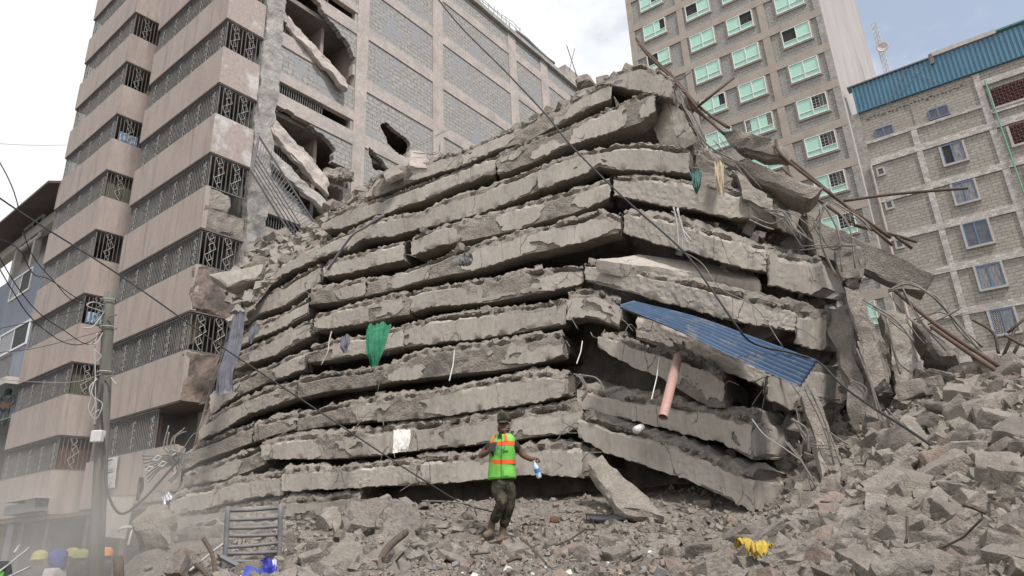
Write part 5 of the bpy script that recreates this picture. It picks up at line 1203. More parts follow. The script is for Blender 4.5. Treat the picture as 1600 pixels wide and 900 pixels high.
# ------------------------------------------------------------------ sheet metal, pipes, cloth
def ribbon(edgeA, edgeB, nu, nv, corr=0, amp=0.0, thick=.006, fold=None):
    A = np.array(pxline(edgeA, 8)); B = np.array(pxline(edgeB, 8))
    ta = np.linspace(0, 1, len(A)); tb = np.linspace(0, 1, len(B)); u = np.linspace(0, 1, nu); v = np.linspace(0, 1, nv)
    A = np.stack([np.interp(u, ta, A[:, k]) for k in range(3)], -1); B = np.stack([np.interp(u, tb, B[:, k]) for k in range(3)], -1)
    P = A[:, None] * (1 - v)[None, :, None] + B[:, None] * v[None, :, None]
    du = np.gradient(P, axis=0); dv = np.gradient(P, axis=1); n = np.cross(du, dv); n /= np.maximum(np.linalg.norm(n, axis=2, keepdims=True), 1e-9)
    n_ = n.mean((0, 1)); n = np.where((n @ n_)[..., None] < 0, -n, n)
    if corr: P = P + n * (amp * np.sin(v * corr * 2 * math.pi))[None, :, None]
    if fold is not None: P = P + n * fold(u[:, None], v[None, :])[..., None]
    I = np.arange(nu * nv).reshape(nu, nv); F1 = np.stack([I[:-1, :-1], I[1:, :-1], I[1:, 1:], I[:-1, 1:]], -1).reshape(-1, 4)
    V = np.concatenate([P.reshape(-1, 3), (P + n * thick).reshape(-1, 3)]); F2 = F1[:, ::-1] + nu * nv
    ring = list(I[:, 0]) + list(I[-1, 1:]) + list(I[-2::-1, -1]) + list(I[0, -2:0:-1])
    F3 = [(ring[k], ring[(k + 1) % len(ring)], ring[(k + 1) % len(ring)] + nu * nv, ring[k] + nu * nv) for k in range(len(ring))]
    return V, [tuple(f) for f in F1] + [tuple(f) for f in F2] + F3
def cloth(name, eA, eB, material, label, cat, nu=26, nv=26, corr=0, amp=0, fold=None, thick=.006, smooth=True):
    V, F = ribbon(eA, eB, nu, nv, corr, amp, thick, fold); o = link_mesh(name, mesh_np(name, V, F, smooth), M[material]); recenter(o); tag(o, label, cat); return o
cloth('corrugated_sheet', [(968, 479, 11.3), (1060, 517, 10.8), (1150, 560, 10.5), (1250, 605, 10.25)], [(990, 473, 12.0), (1090, 497, 11.7), (1180, 528, 11.4), (1278, 563, 11.0)], 'blue_sheet',
      'blue corrugated metal sheet sticking out of the pile on the right', 'metal sheet', 60, 120, 7, .045)
b = MB(); p0, p1 = PX(1060, 556, 11.2), PX(1036, 652, 10.55)
pv = empty('pvc_pipe', tuple(p1)); tag(pv, 'dusty pink drain pipe hanging from the pile under the blue sheet', 'pipe')
ax = (p0 - p1); ax /= np.linalg.norm(ax)
bb = MB(); bb.tube([p0 - p1, p1 * 0], .075, 16); bb.f = bb.f[:-1]; bb.tube([p1 * 0, ax * .4], .067, 16); bb.f = bb.f[:-2]; bb.build('pipe_wall', M['pvc'], pv, True)
bb = MB(); bb.tube([ax * .25, ax * .26], .0665, 16); bb.build('bore_shade', M['black'], pv)  # black disc plugs the pipe, painting the shade within its bore
b = MB(); b.tube([PX(1002, 668, 11.2), PX(994, 672, 10.7)], .06, 10); o = recenter(b.build('pipe_stub', M['white_plastic'], None, True)); tag(o, 'white pipe stub poking out below the tenth slab', 'pipe')
for k, (a_, c_, lb) in enumerate((((710, 548, 12.6), (702, 595, 12.2), 'white plastic strip hanging from the eighth slab left of the walking person'), ((910, 533, 11.9), (901, 568, 11.5), 'white plastic strip in the gap left of the short ninth slab'), ((1030, 558, 11.3), (1018, 624, 10.8), 'white plastic strip hanging beside the pink pipe'))):
    b = MB(); b.tube([PX(*a_), (PX(*a_) + PX(*c_)) / 2 + np.array([.02, 0, 0]), PX(*c_)], .010, 5); o = recenter(b.build('plastic_strip', M['white_plastic'])); tag(o, lb, 'strip')
def fold1(u, v, k=1.0):
    U, V_ = np.broadcast_arrays(u, v); P_ = np.stack([V_ * 4.5, U * 1.3, U * 0 + k], -1); return .10 * fbm(P_, 3, 3) + .05 * fbm(P_ * np.array([2.6, 3, 1]), 2, 9)
cloth('netting', [(577, 506, 12.9), (572, 522, 12.5), (573, 550, 12.3), (580, 574, 12.3)], [(612, 505, 12.9), (606, 522, 12.5), (599, 548, 12.3), (590, 572, 12.3)], 'green_cloth', 'bright green netting hanging over the eighth slab', 'cloth', fold=fold1)
cloth('fabric', [(367, 488, 16.2), (354, 540, 15.9), (341, 580, 15.7), (336, 618, 15.6)], [(382, 486, 16.1), (376, 540, 15.8), (364, 580, 15.6), (365, 613, 15.5)], 'grey_cloth', 'long slate grey fabric hanging down the left edge of the pile', 'cloth', fold=fold1)
cloth('rag', [(534, 526, 13.3), (531, 540, 13.2), (537, 552, 13.2)], [(546, 522, 13.3), (546, 536, 13.2), (541, 552, 13.2)], 'grey_cloth', 'small dark rag on the eighth slab left of the green netting', 'cloth', 14, 14, fold=fold1)
cloth('rag', [(394, 508, 15.3), (388, 525, 15.2), (390, 537, 15.2)], [(404, 504, 15.3), (400, 520, 15.2), (393, 537, 15.2)], 'grey_cloth', 'dark rag on the sixth slab beside the long slate fabric', 'cloth', 14, 14, fold=fold1)
cloth('sack', [(615, 671, 12.4), (615, 690, 12.25), (614, 709, 12.2)], [(642, 669, 12.35), (641, 690, 12.2), (637, 704, 12.15)], 'sack', 'white woven sack draped over the eleventh slab', 'sack', fold=lambda u, v: fold1(u * 2, v, 6.) * .6)
cloth('netting', [(1081, 268, 12.2), (1081, 285, 12.0), (1087, 302, 12.0)], [(1096, 268, 12.2), (1096, 284, 12.0), (1090, 303, 12.0)], 'teal_cloth', 'small teal netting tuft at the end of the fourth slab', 'cloth', 16, 16, fold=lambda u, v: fold1(u * 3, v * 2, 4.))
cloth('rag', [(1116, 252, 12.3), (1118, 275, 12.1), (1123, 302, 12.0)], [(1131, 251, 12.3), (1131, 276, 12.1), (1132, 306, 12.0)], 'tan_cloth', 'tan rag hanging from the ragged mass below the mint windows', 'cloth', 16, 16, fold=fold1)
cloth('rag', [(714, 402, 12.6), (713, 410, 12.5), (718, 416, 12.5)], [(736, 394, 12.6), (739, 405, 12.5), (734, 416, 12.5)], 'dark_steel', 'grey bunched rag caught on the sixth slab', 'cloth', 18, 18, fold=lambda u, v: fold1(u * 5, v * 2, 7.) * 1.4)
_g = on_ground(1180, 866, .1) - .05
cloth('tarpaulin', [(1146, 852, _g), (1166, 857, _g - .1), (1182, 870, _g - .25)], [(1210, 851, _g), (1195, 857, _g - .1), (1176, 869, _g - .25)], 'yellow', 'crumpled yellow tarpaulin lying among the foreground stones', 'tarpaulin', 26, 26, fold=lambda u, v: fold1(u * 4, v * 1.2, 3.) * .45)
_g2 = on_ground(950, 815) - .12
o = cloth('gutter_length', [(914, 803, _g2 + .2), (950, 806, _g2 + .2), (992, 805, _g2 + .2)], [(916, 813, _g2), (950, 814, _g2), (990, 811, _g2)], 'black', 'black length of gutter lying on the gravel by the fallen plank', 'gutter', 20, 10, fold=lambda u, v: -.05 * np.sin(v * math.pi))
cloth('tin_sheet', [(1214, 829, 7.0), (1260, 822, 7.0), (1300, 815, 7.1), (1346, 822, 7.0)], [(1222, 834, 6.5), (1262, 830, 6.5), (1302, 824, 6.6), (1348, 828, 6.6)], 'dark_steel', 'bent dark tin sheet under the stones on the right', 'tin sheet', 26, 8, fold=fold1)
cloth('foil_wrap', [(252, 783, 13.6), (256, 790, 13.4)], [(262, 770, 13.8), (272, 778, 13.5)], 'foil', 'crumpled silver foil at the left foot of the pile', 'foil', 14, 14, fold=lambda u, v: fold1(u * 5, v * 2, 2.) * 1.6)
cloth('black_rag', [(218, 745, 15.0), (214, 765, 14.9), (212, 782, 14.8)], [(226, 748, 15.0), (224, 762, 14.9), (217, 782, 14.8)], 'black', 'black rag hanging below the crumpled window grille', 'cloth', 14, 10, fold=fold1)

# ------------------------------------------------------------------ bars, rods, cables
def rods(name, lines, r, material, label, cat, sides=6, part='bar'):
    P0 = PX(*lines[0][0]); e = empty(name, tuple(P0)); tag(e, label, cat)
    for L_ in lines:
        pts = [p - P0 for p in (pxline(L_, 5) if len(L_) > 2 else [PX(*q) for q in L_])]; MB().tube(pts, r, sides).build(part, M[material], e, True)
    return e
rods('steel_truss', [[(994, 60, 13.6), (1012, 82, 13.5), (1055, 124, 13.3), (1092, 166, 13.1), (1140, 200, 13.0)], [(998, 68, 13.5), (1016, 90, 13.4), (1058, 131, 13.2), (1096, 176, 13.0), (1132, 210, 12.9)], [(1096, 170, 13.1), (1120, 188, 13.0), (1136, 199, 13.0)], [(1075, 150, 13.2), (1082, 168, 13.1), (1116, 194, 13.0)]], .03, 'rust',
     'rusty twin steel bars rising past the topmost slab against the sky', 'steel bar')
for TL, TR, BR, BL, sd in (((1034, 118, 13.6), (1052, 124, 13.4), (1056, 136, 13.3), (1040, 134, 13.5), 31), ((1068, 150, 13.4), (1090, 162, 13.2), (1082, 174, 13.2), (1068, 166, 13.3), 32)):
    plate('steel_bracket', TL, TR, BR, BL, .06, 'rust', 'rusty gusset plate on the twin bars, ' + ('upper one by the topmost slab' if sd == 31 else 'lower one where the loose rod meets'), sd, 'steel plate', amp=.012, edge=.01, freq=4)
rods('steel_rod', [[(1091, 166, 13.0), (1147, 121, 13.2)]], .03, 'rust', 'single rod slanting up to the right in front of the mint windows', 'steel bar')
rods('steel_rod', [[(1047, 112, 13.4), (1060, 125, 13.3), (1080, 112, 13.4)]], .012, 'rust', 'thin hooked rod behind the twin steel bars', 'steel bar')
rods('steel_truss', [[(1212, 218, 12.9), (1222, 243, 12.8), (1300, 305, 12.8), (1392, 372, 13.2)], [(1236, 250, 12.9), (1310, 312, 12.8), (1395, 384, 13.1)], [(1222, 262, 12.8), (1262, 300, 12.7), (1330, 348, 12.8)]], .03, 'rust', 'long rusty bars running down along the mint tower to the right', 'steel bar')
rods('wooden_stick', [[(1318, 314, 13.2), (1400, 303, 13.6), (1512, 294, 14.0)]], .028, 'wood', 'thin stick reaching right in front of the stone building windows', 'stick')
rods('wooden_stick', [[(1335, 352, 13.0), (1400, 368, 13.6), (1432, 378, 13.9)], [(1400, 370, 13.6), (1425, 388, 13.8)]], .03, 'wood', 'forked branch tip below the thin stick, over the stone building', 'branch')
rods('steel_truss', [[(1396, 452, 13.4), (1460, 505, 12.8), (1530, 552, 12.2), (1610, 600, 11.6)], [(1455, 510, 12.7), (1530, 562, 12.1), (1612, 612, 11.5)]], .034, 'rust', 'heavy twin bars slanting down to the right over the stone heap', 'steel bar')
rods('wooden_stick', [[(1515, 548, 12.4), (1545, 610, 12.0), (1552, 652, 11.6)]], .025, 'rust', 'bent bar hanging from the heavy twin bars to the stones', 'steel bar')
rods('wooden_pole', [[(1420, 594, 12.9), (1480, 606, 12.2), (1550, 622, 11.7)]], .05, 'wood', 'timber pole lying across the stone heap on the right', 'timber')
rods('wooden_pole', [[(1520, 690, 9.6), (1610, 702, 9.0)]], .035, 'wood', 'dark timber on the gravel slope at the right edge', 'timber')
rods('wooden_pole', [[(1380, 566, 12.9), (1398, 600, 12.6), (1420, 640, 12.2)]], .04, 'wood', 'timber leaning at the left end of the stone heap', 'timber')
rods('wooden_pole', [[(1410, 618, 12.3), (1440, 650, 11.8)]], .05, 'wood', 'short timber below the hanging column stub', 'timber')
rods('tied_poles', [[(1570, 524, 14.0), (1600, 540, 13.8), (1625, 548, 13.8)], [(1575, 520, 14), (1610, 490, 14.2)], [(1566, 560, 13.9), (1590, 505, 14.1)], [(1580, 560, 13.9), (1602, 518, 14.1)], [(1560, 552, 13.9), (1552, 520, 14.0), (1520, 500, 14.2)]], .025, 'wood', 'crossed sticks tied together at the right edge by the lattice window', 'sticks')
def tangle(name, label, specs, material='rebar', r=.013, seed=0):
    """specs: (pixel path, D, how many, spread)"""
    rr = random.Random(seed); P0 = PX(*specs[0][0][0], specs[0][1]); e = empty(name, tuple(P0)); tag(e, label, 'rebar')
    for path, D, n, sp in specs:
        for k in range(max(2, int(n * .7))):
            ox, oy = rr.uniform(-sp, sp), rr.uniform(-sp, sp); od = rr.uniform(-.25, .25); w_ = rr.uniform(-1.2, 1.4); pts = []
            for j, (x, y) in enumerate(path):
                g_ = j / max(1, len(path) - 1); pts.append(PX(x + ox * (.4 + g_ * w_) + rr.uniform(-4, 4), y + oy * (.4 + g_ * w_) + rr.uniform(-5, 5), D + od) - P0)
            MB().tube(curve_pts(pts, 5), r * rr.choice((.7, 1, 1.25)), 5).build('bar', M[material], e, True)
    return e
tangle('rebar_tangle', 'bent reinforcing bars drooping from the jutting beam on the upper right', [([(1290, 318), (1272, 345), (1268, 365)], 12.0, 4, 8), ([(1290, 315), (1320, 350), (1335, 410)], 12.0, 5, 12), ([(1282, 320), (1285, 380), (1310, 430)], 12.0, 4, 9), ([(1296, 312), (1345, 340), (1362, 360)], 12.2, 4, 9), ([(1270, 345), (1300, 388), (1320, 382)], 12.1, 3, 9), ([(1250, 388), (1300, 384), (1335, 382)], 12.0, 2, 5)], seed=1)
tangle('rebar_tangle', 'fringe of bars torn out at the broken end of the fifth slab', [([(1190, 322), (1225, 335), (1250, 370)], 11.7, 7, 12), ([(1172, 338), (1195, 350), (1215, 348)], 11.5, 4, 9), ([(1215, 330), (1240, 350), (1262, 372)], 11.8, 6, 10)], seed=2)
tangle('rebar_tangle', 'pair of pale bent bars dangling below the sixth slab', [([(1052, 328), (1062, 345), (1064, 392)], 11.3, 2, 3), ([(1056, 328), (1068, 355), (1078, 375)], 11.3, 2, 3)], 'wire_pale', .014, 3)
tangle('rebar_cage', 'curved cage of reinforcing bars on the far right in front of the stone building', [([(1392, 460), (1402, 478), (1436, 520), (1470, 560)], 13.3, 4, 5), ([(1392, 456), (1420, 446), (1462, 462), (1500, 508), (1536, 546)], 13.2, 6, 6), ([(1430, 500), (1466, 486), (1486, 478)], 13.1, 3, 8), ([(1455, 515), (1490, 498), (1505, 490)], 13.1, 3, 8), ([(1410, 452), (1440, 500), (1480, 540)], 13.2, 3, 7)], seed=4)
tangle('rebar_tangle', 'loose bars hanging in the hollow between the upright plates and the slabs', [([(1245, 640), (1262, 690), (1300, 695)], 11.0, 3, 8), ([(1262, 600), (1290, 660), (1310, 740)], 11.1, 5, 12), ([(1230, 685), (1255, 720), (1270, 760)], 10.8, 5, 11), ([(1290, 670), (1300, 690), (1320, 700)], 11.0, 4, 9), ([(1240, 655), (1258, 676), (1262, 705)], 10.9, 3, 6)], seed=5)
tangle('rebar_tangle', 'bars trailing down beside the hanging column stub', [([(1340, 540), (1360, 600), (1384, 680)], 11.6, 5, 10), ([(1384, 500), (1400, 560), (1415, 590)], 12.1, 4, 8), ([(1385, 640), (1400, 670), (1420, 672)], 11.3, 5, 9), ([(1350, 470), (1395, 500), (1425, 530)], 12.1, 5, 10), ([(1330, 590), (1350, 608), (1352, 630)], 11.6, 3, 6)], seed=6)
tangle('rebar_tangle', 'snarl of thin bars behind the crumpled grille at the left edge of the pile', [([(290, 672), (270, 690), (272, 735)], 15.2, 6, 9), ([(262, 670), (258, 700), (285, 712)], 15.1, 4, 8), ([(285, 700), (278, 740), (262, 752)], 15.0, 5, 8)], seed=7)
tangle('rebar_tangle', 'thin bars curling over the gap where the two ninth slab pieces part', [([(900, 585), (930, 590), (948, 610)], 11.6, 4, 6), ([(905, 590), (915, 612), (905, 625)], 11.5, 3, 5)], seed=8)
tangle('rebar_tangle', 'thin bars sticking up from the slope against the torn wall', [([(640, 236), (670, 225), (694, 205)], 15.3, 4, 7), ([(650, 240), (680, 238), (692, 228)], 15.2, 3, 5)], r=.009, seed=9)
tangle('rebar_tangle', 'bars and wires matted along the right side of the topmost slabs', [([(1055, 140), (1080, 190), (1100, 232)], 13.0, 8, 12), ([(1085, 190), (1110, 230), (1160, 262)], 12.8, 7, 12), ([(1120, 215), (1150, 250), (1190, 300)], 12.5, 4, 8)], r=.01, seed=10)
# one long metal channel lying over the left slabs
rods('metal_channel', [[(600, 336, 13.9), (570, 355, 14.1), (548, 370, 14.2), (512, 422, 14.6)]], .03, 'dark_steel', 'grey metal channel lying across the fourth and fifth slabs on the left', 'channel')
# cables
wire('cable', [(676, -12, 13.0), (720, 42, 12.6), (790, 112, 12.2), (852, 178, 11.9), (892, 227, 11.6), (970, 305, 11.2), (1065, 390, 10.6), (1110, 450, 10.3), (1150, 508, 10.2), (1168, 530, 10.4), (1192, 542, 10.7), (1240, 552, 10.9), (1279, 566, 10.9), (1317, 603, 10.6), (1361, 635, 10.2), (1420, 672, 9.4), (1500, 730, 8.0), (1560, 790, 6.6), (1612, 838, 5.6)], .017, M['cable'], 'black cable running from the top of the picture over the slabs to the lower right', n=8)
wire('cable', [(-20, 296, 10.5), (45, 340, 10.6), (187, 430, 10.7), (325, 527, 10.7), (375, 561, 10.7), (472, 625, 10.7), (610, 717, 10.6), (665, 752, 10.5), (722, 786, 10.6), (770, 800, 10.5)], .012, M['cable'], 'thin dark cable crossing the lower slabs from the upper left', n=8)
wire('wire', [(1050, 385, 11.2), (1095, 410, 11.0), (1125, 450, 10.8), (1180, 480, 10.7), (1215, 530, 10.6), (1225, 545, 10.7)], .008, M['rebar'], 'thin wire hanging over the sixth and seventh slabs on the right', 'wire')
wire('wire', [(1175, 655, 10.4), (1195, 680, 10.3), (1225, 700, 10.3), (1250, 718, 10.3)], .008, M['wire_pale'], 'thin pale wire trailing from the corner of the tenth slab', 'wire')
wire('wire', [(518, 518, 13.1), (514, 535, 13.0), (512, 550, 12.9), (502, 570, 12.9)], .012, M['wire_pale'], 'pale cord curling down the eighth slab near the dark rag', 'cord')
wire('wire', [(660, 783, 10.9), (700, 784, 10.6), (735, 789, 10.4), (745, 805, 10.3)], .012, M['rebar'], 'pale wire lying on the rubble left of the walking person', 'wire')
for k, (L_, lb) in enumerate((
        ([(-12, 232, 11), (22, 300, 11.6), (46, 390, 12.6), (85, 440, 13.6), (120, 473, 14.5), (168, 470, 15)], 'thick black wire drooping from the left edge to the pole top'),
        ([(-12, 368, 11), (30, 390, 11.6), (52, 428, 12.4), (78, 437, 13.4), (128, 470, 14.6), (168, 476, 15)], 'black wire looping past the slate house to the pole'),
        ([(-12, 382, 11), (25, 445, 12), (60, 488, 13), (98, 515, 14), (140, 538, 14.8), (166, 508, 15)], 'black wire sagging low across the tower to the pole'),
        ([(-12, 400, 11), (20, 455, 11.8), (52, 500, 12.6), (100, 535, 13.8), (135, 536, 14.6), (165, 515, 15)], 'lowest black wire of the bunch sagging to the pole'),
        ([(-12, 516, 12), (60, 500, 13), (130, 484, 14.4), (168, 478, 15)], 'thin wire rising from the left edge to the pole top'),
        ([(-12, 552, 12), (60, 543, 13), (150, 520, 14.7), (166, 515, 15)], 'thin wire nearly level below the others on the left'),
        ([(-12, 592, 12.4), (60, 597, 13.4), (120, 596, 14.4), (166, 582, 15)], 'single pale wire level with the third balcony of the left bay'),
        ([(-12, 224, 14), (60, 227, 16), (130, 226, 20)], 'hairline wire crossing the white sky at the left'))):
    wire('service_wire', L_, .008 if k < 4 else .005, M['cable'] if k < 6 else M['wire_pale'], lb, 'wire')

# ------------------------------------------------------------------ pole
ptop, pbot = PX(171, 457, 15), PX(152, 842, 15); dirp = (ptop - pbot) / np.linalg.norm(ptop - pbot); pbase = pbot - dirp * (pbot[2] / dirp[2])
pole = empty('utility_pole', tuple(pbase)); tag(pole, 'weathered wooden utility pole in front of the taupe tower', 'pole')
Lp = np.linalg.norm(ptop - pbase); MB().tube([dirp * Lp * t for t in (0, .3, .6, .9, 1)], [.135, .125, .115, .105, .1], 14).build('shaft', M['pole'], pole, True)
b = MB(); b.box(-.1, .1, -.08, .08, -.11, .11); o = b.build('meter_box', M['meter'], pole, bevel=.02); o.location = tuple(PX(153, 682, 14.75) - pbase)
for y in (470, 512, 582):
    t = (842 - y) / (842 - 457); c = PX(152 + 19 * t, y, 15) - pbase; b = MB(); b.tube([c + np.array([.15 * math.cos(a), .15 * math.sin(a), 0]) for a in np.linspace(0, 6.0, 10)], .012, 4); b.build('band', M['wire_pale'], pole)
for y in (495, 590):
    c = PX(171 - (y - 457) * .05, y, 14.85) - pbase; MB().tube([c, c + np.array([.18, -.02, .03])], .015, 5).build('spike', M['rebar'], pole)
def on_pole(L_, r, mt, nm): MB().tube([p - pbase for p in pxline(L_, 6)], r, 5).build(nm, M[mt], pole, True)
on_pole([(160, 600, 14.8), (158, 640, 14.7), (163, 700, 14.75), (163, 722, 14.7), (169, 771, 14.4), (189, 803, 14.0), (222, 782, 14.1), (250, 752, 14.4), (280, 718, 14.8)], .024, 'cable', 'loop_cable')
for k, L_ in enumerate(([(152, 592, 14.7), (140, 605, 14.6), (142, 620, 14.6), (138, 640, 14.6), (150, 655, 14.6), (160, 632, 14.6), (148, 622, 14.6)], [(150, 590, 14.7), (143, 612, 14.6), (149, 628, 14.6), (141, 650, 14.6), (155, 640, 14.6)],
                        [(166, 478, 15), (146, 472, 14.7), (136, 478, 14.6), (158, 486, 14.8), (166, 490, 15)], [(164, 486, 15), (150, 505, 14.7), (142, 512, 14.6), (130, 512, 14.6)], [(164, 512, 15), (152, 535, 14.8), (140, 538, 14.6)],
                        [(152, 520, 14.8), (148, 545, 14.8), (158, 556, 14.8), (150, 566, 14.8)], [(172, 588, 14.8), (178, 596, 14.7), (182, 600, 14.6)], [(148, 540, 14.8), (149, 600, 14.75), (150, 660, 14.8)])):
    on_pole(L_, .011, 'wire_pale', 'cord')

# ------------------------------------------------------------------ about the foot of the tower
def tower_face(x, y, out=.05):
    return hitplane(x, y, PN - BX * out, BX)
pc = [tower_face(*q, .08) for q in ((147, 765), (179, 762), (184, 713), (150, 720))]
e = empty('poster', tuple(pc[0])); tag(e, 'tattered printed poster on the lowest wall behind the pole', 'poster')
nrm_ = -BX
MB().prism([p - pc[0] for p in pc], nrm_ * .012).build('sheet', M['paper_plain'], e)
def pq(u, v): return (pc[0] * (1 - u) * (1 - v) + pc[1] * u * (1 - v) + pc[2] * u * v + pc[3] * (1 - u) * v) - pc[0] + nrm_ * .016
for (u0, u1, v0, v1) in ((.12, .88, .58, .6), (.1, .9, .5, .53), (.15, .35, .08, .45), (.42, .6, .1, .45), (.66, .88, .05, .4), (.15, .8, .9, .94), (.2, .45, .66, .84), (.55, .86, .68, .86)):
    MB().prism([pq(u0, v0), pq(u1, v0), pq(u1, v1), pq(u0, v1)], nrm_ * .004).build('print_block', M['ink'] if (u1 - u0) > .5 else M['paper'], e)
cloth('tin_shutter', [(158, 838, 17.5), (164, 800, 17.8), (170, 774, 18.0)], [(196, 842, 17.2), (204, 805, 17.4), (212, 773, 17.6)], 'shutter', 'grey corrugated tin sheet leaning under the poster wall', 'tin sheet', 12, 60, 9, .02)
# crumpled window grille
e = empty('crumpled_grille', tuple(PX(250, 725, 15.2))); tag(e, 'crumpled window grille with diamonds torn out beside the pile', 'grille'); P0 = PX(250, 725, 15.2)
for k in range(8):
    t = k / 7; MB().tube([p - P0 for p in pxline([(222 + 10 * (1 - t), 748 - 42 * t + 6, 15.4), (252, 724 - 20 * t + 8, 15.2), (284, 716 - 16 * t + 8, 15.1)], 5)], .014, 4).build('bar', M['rebar'], e, True)
for (x, y) in ((233, 733), (254, 725), (246, 716), (270, 708)):
    MB().tube([PX(x + dx, y + dy, 15.05) - P0 for dx, dy in ((-7, 2), (0, -4), (7, -2), (0, 4))], .02, 4, closed=True).build('diamond', M['grille_white'], e)
# tattered striped parasol frame
e = empty('striped_parasol', tuple(PX(205, 842, 14.6))); tag(e, 'tattered black and white parasol below the tin sheet', 'parasol'); P0 = PX(205, 842, 14.6)
for k in range(5):
    t = k / 4; MB().tube([p - P0 for p in pxline([(184 + 4 * t, 829 - 3 * t, 14.6), (196, 824 - 2.2 * t, 14.5 + .2 * t), (216, 826 - 2 * t, 14.7)], 4)], .022, 5).build('stripe', M['white_plastic'] if k % 2 == 0 else M['black'], e, True)
MB().tube([PX(206, 828, 14.6) - P0, PX(200, 852, 14.5) - P0], .02, 5).build('handle', M['white_plastic'], e)
# stair railing leaning against the torn wall
def rail_pt(x, y, out=.75): return hitplane(x, y, PN - AX * out, AX)
c = [rail_pt(404, 212), rail_pt(486, 340), rail_pt(440, 345), rail_pt(394, 270)]
lower = [rail_pt(398, 243), rail_pt(462, 345)]
e = empty('stair_railing', tuple(c[3])); tag(e, 'dark steel stair railing leaning against the torn side of the tower', 'railing'); P0 = c[3]
ext = c[1] + (c[1] - c[0]) * .12; ext2 = c[2] + (c[1] - c[0]) * .2
for a_, b_, nm in ((c[0], ext, 'top_rail'), (c[3], ext2, 'bottom_rail'), (c[0], c[3], 'end_post')):
    MB().tube([a_ - P0, b_ - P0], .035, 6).build(nm, M['dark_steel'], e)
for k in range(1, 5):
    t = k / 8; a_ = c[3] * (1 - t) + c[0] * t; b_ = ext2 * (1 - t) + ext * t; MB().tube([a_ - P0, b_ - P0], .02, 5).build('rail', M['dark_steel'], e)
a4 = c[3] * .5 + c[0] * .5; b4 = ext2 * .5 + ext * .5
for k in range(26):
    t = (k + .5) / 26; a_ = a4 * (1 - t) + b4 * t; b_ = c[0] * (1 - t) + ext * t; MB().tube([a_ - P0, b_ - P0], .013, 4).build('baluster', M['dark_steel'], e)
# metal frame standing in the rubble
FD = 8.6
e = empty('metal_ladder', tuple(PX(395, 897, FD))); tag(e, 'dark ladder shaped metal frame standing upright in the rubble', 'metal frame'); P0 = PX(395, 897, FD)
for L_ in ([(356, 791, FD), (353, 850, FD), (348, 905, FD)], [(438, 787, FD), (437, 850, FD), (433, 905, FD)]): MB().tube([p - P0 for p in pxline(L_, 3)], .03, 8).build('post', M['dark_steel'], e, True)
for (xa, ya, xb, yb) in ((357, 798, 436, 793), (357, 812, 436, 808), (357, 825, 436, 822), (356, 837, 436, 835), (354, 855, 436, 848), (353, 865, 436, 862), (352, 877, 436, 876), (350, 890, 435, 889)):
    MB().tube([p - P0 for p in pxline([(xa, ya, FD), ((xa + xb) / 2, (ya + yb) / 2 + 1, FD), (xb, yb, FD)], 3)], .021, 7).build('rung', M['dark_steel'], e, True)
MB().tube([PX(345, 870, 8.3) - P0, PX(412, 905, 8.1) - P0], .03, 6).build('brace', M['dark_steel'], e)
MB().tube([PX(338, 888, 8.2) - P0, PX(390, 912, 8.0) - P0], .025, 6).build('brace', M['dark_steel'], e)
_g3 = on_ground(412, 897) - .15
cloth('blue_bag', [(394, 878, _g3 + .1), (396, 902, _g3)], [(432, 870, _g3 + .1), (434, 902, _g3)], 'blue_print', 'blue and white printed bag behind the metal frame', 'bag', 14, 14, fold=fold1)
plate('blue_crate', (384, 882, _g3 - .2), (411, 891, _g3 - .25), (414, 912, _g3 - .3), (374, 912, _g3 - .3), .2, 'blue_plastic', 'solid blue plastic crate at the foot of the metal frame', 40, 'crate', amp=.004, edge=.01)
rods('branch', [[(318, 842, 8.6), (330, 862, 8.4), (335, 885, 8.2), (336, 912, 8.0)], [(306, 882, 8.3), (320, 895, 8.1), (328, 915, 8.0)]], .024, 'wood', 'forked dead branch left of the metal frame', 'branch')
rods('pale_rod', [[(296, 892, 8.6), (330, 864, 8.9), (352, 847, 9.1)]], .014, 'wire_pale', 'pale straight rod behind the dead branch', 'rod')
rods('root_timber', [[(578, 912, 6.2), (598, 868, 6.6), (612, 850, 6.9), (634, 832, 7.2)]], .036, 'wood', 'dark gnarled timber rising in the foreground beside the pale plate', 'timber')
plate('brick_lump', (859, 805, on_ground(865, 815)), (870, 803, on_ground(865, 815)), (874, 814, on_ground(865, 815) - .1), (858, 813, on_ground(865, 815) - .1), .08, 'red_brick', 'rusty brown scrap on the gravel right of the walking person', 41, 'scrap', amp=.06, edge=.1)
rods('wooden_stake', [[(185, 872, 12.0), (186, 905, 11.8)]], .07, 'wood', 'stub of dark timber at the bottom edge in the dust', 'timber')
rods('scrap_poles', [[(-10, 900, 9), (18, 878, 9.2), (46, 856, 9.6)], [(-10, 912, 8.6), (20, 898, 8.8), (46, 886, 9.0)], [(22, 864, 9.8), (30, 852, 10)]], .011, 'wire_pale', 'pale rods slanting up in front of the worker at the left edge', 'rod', 5)
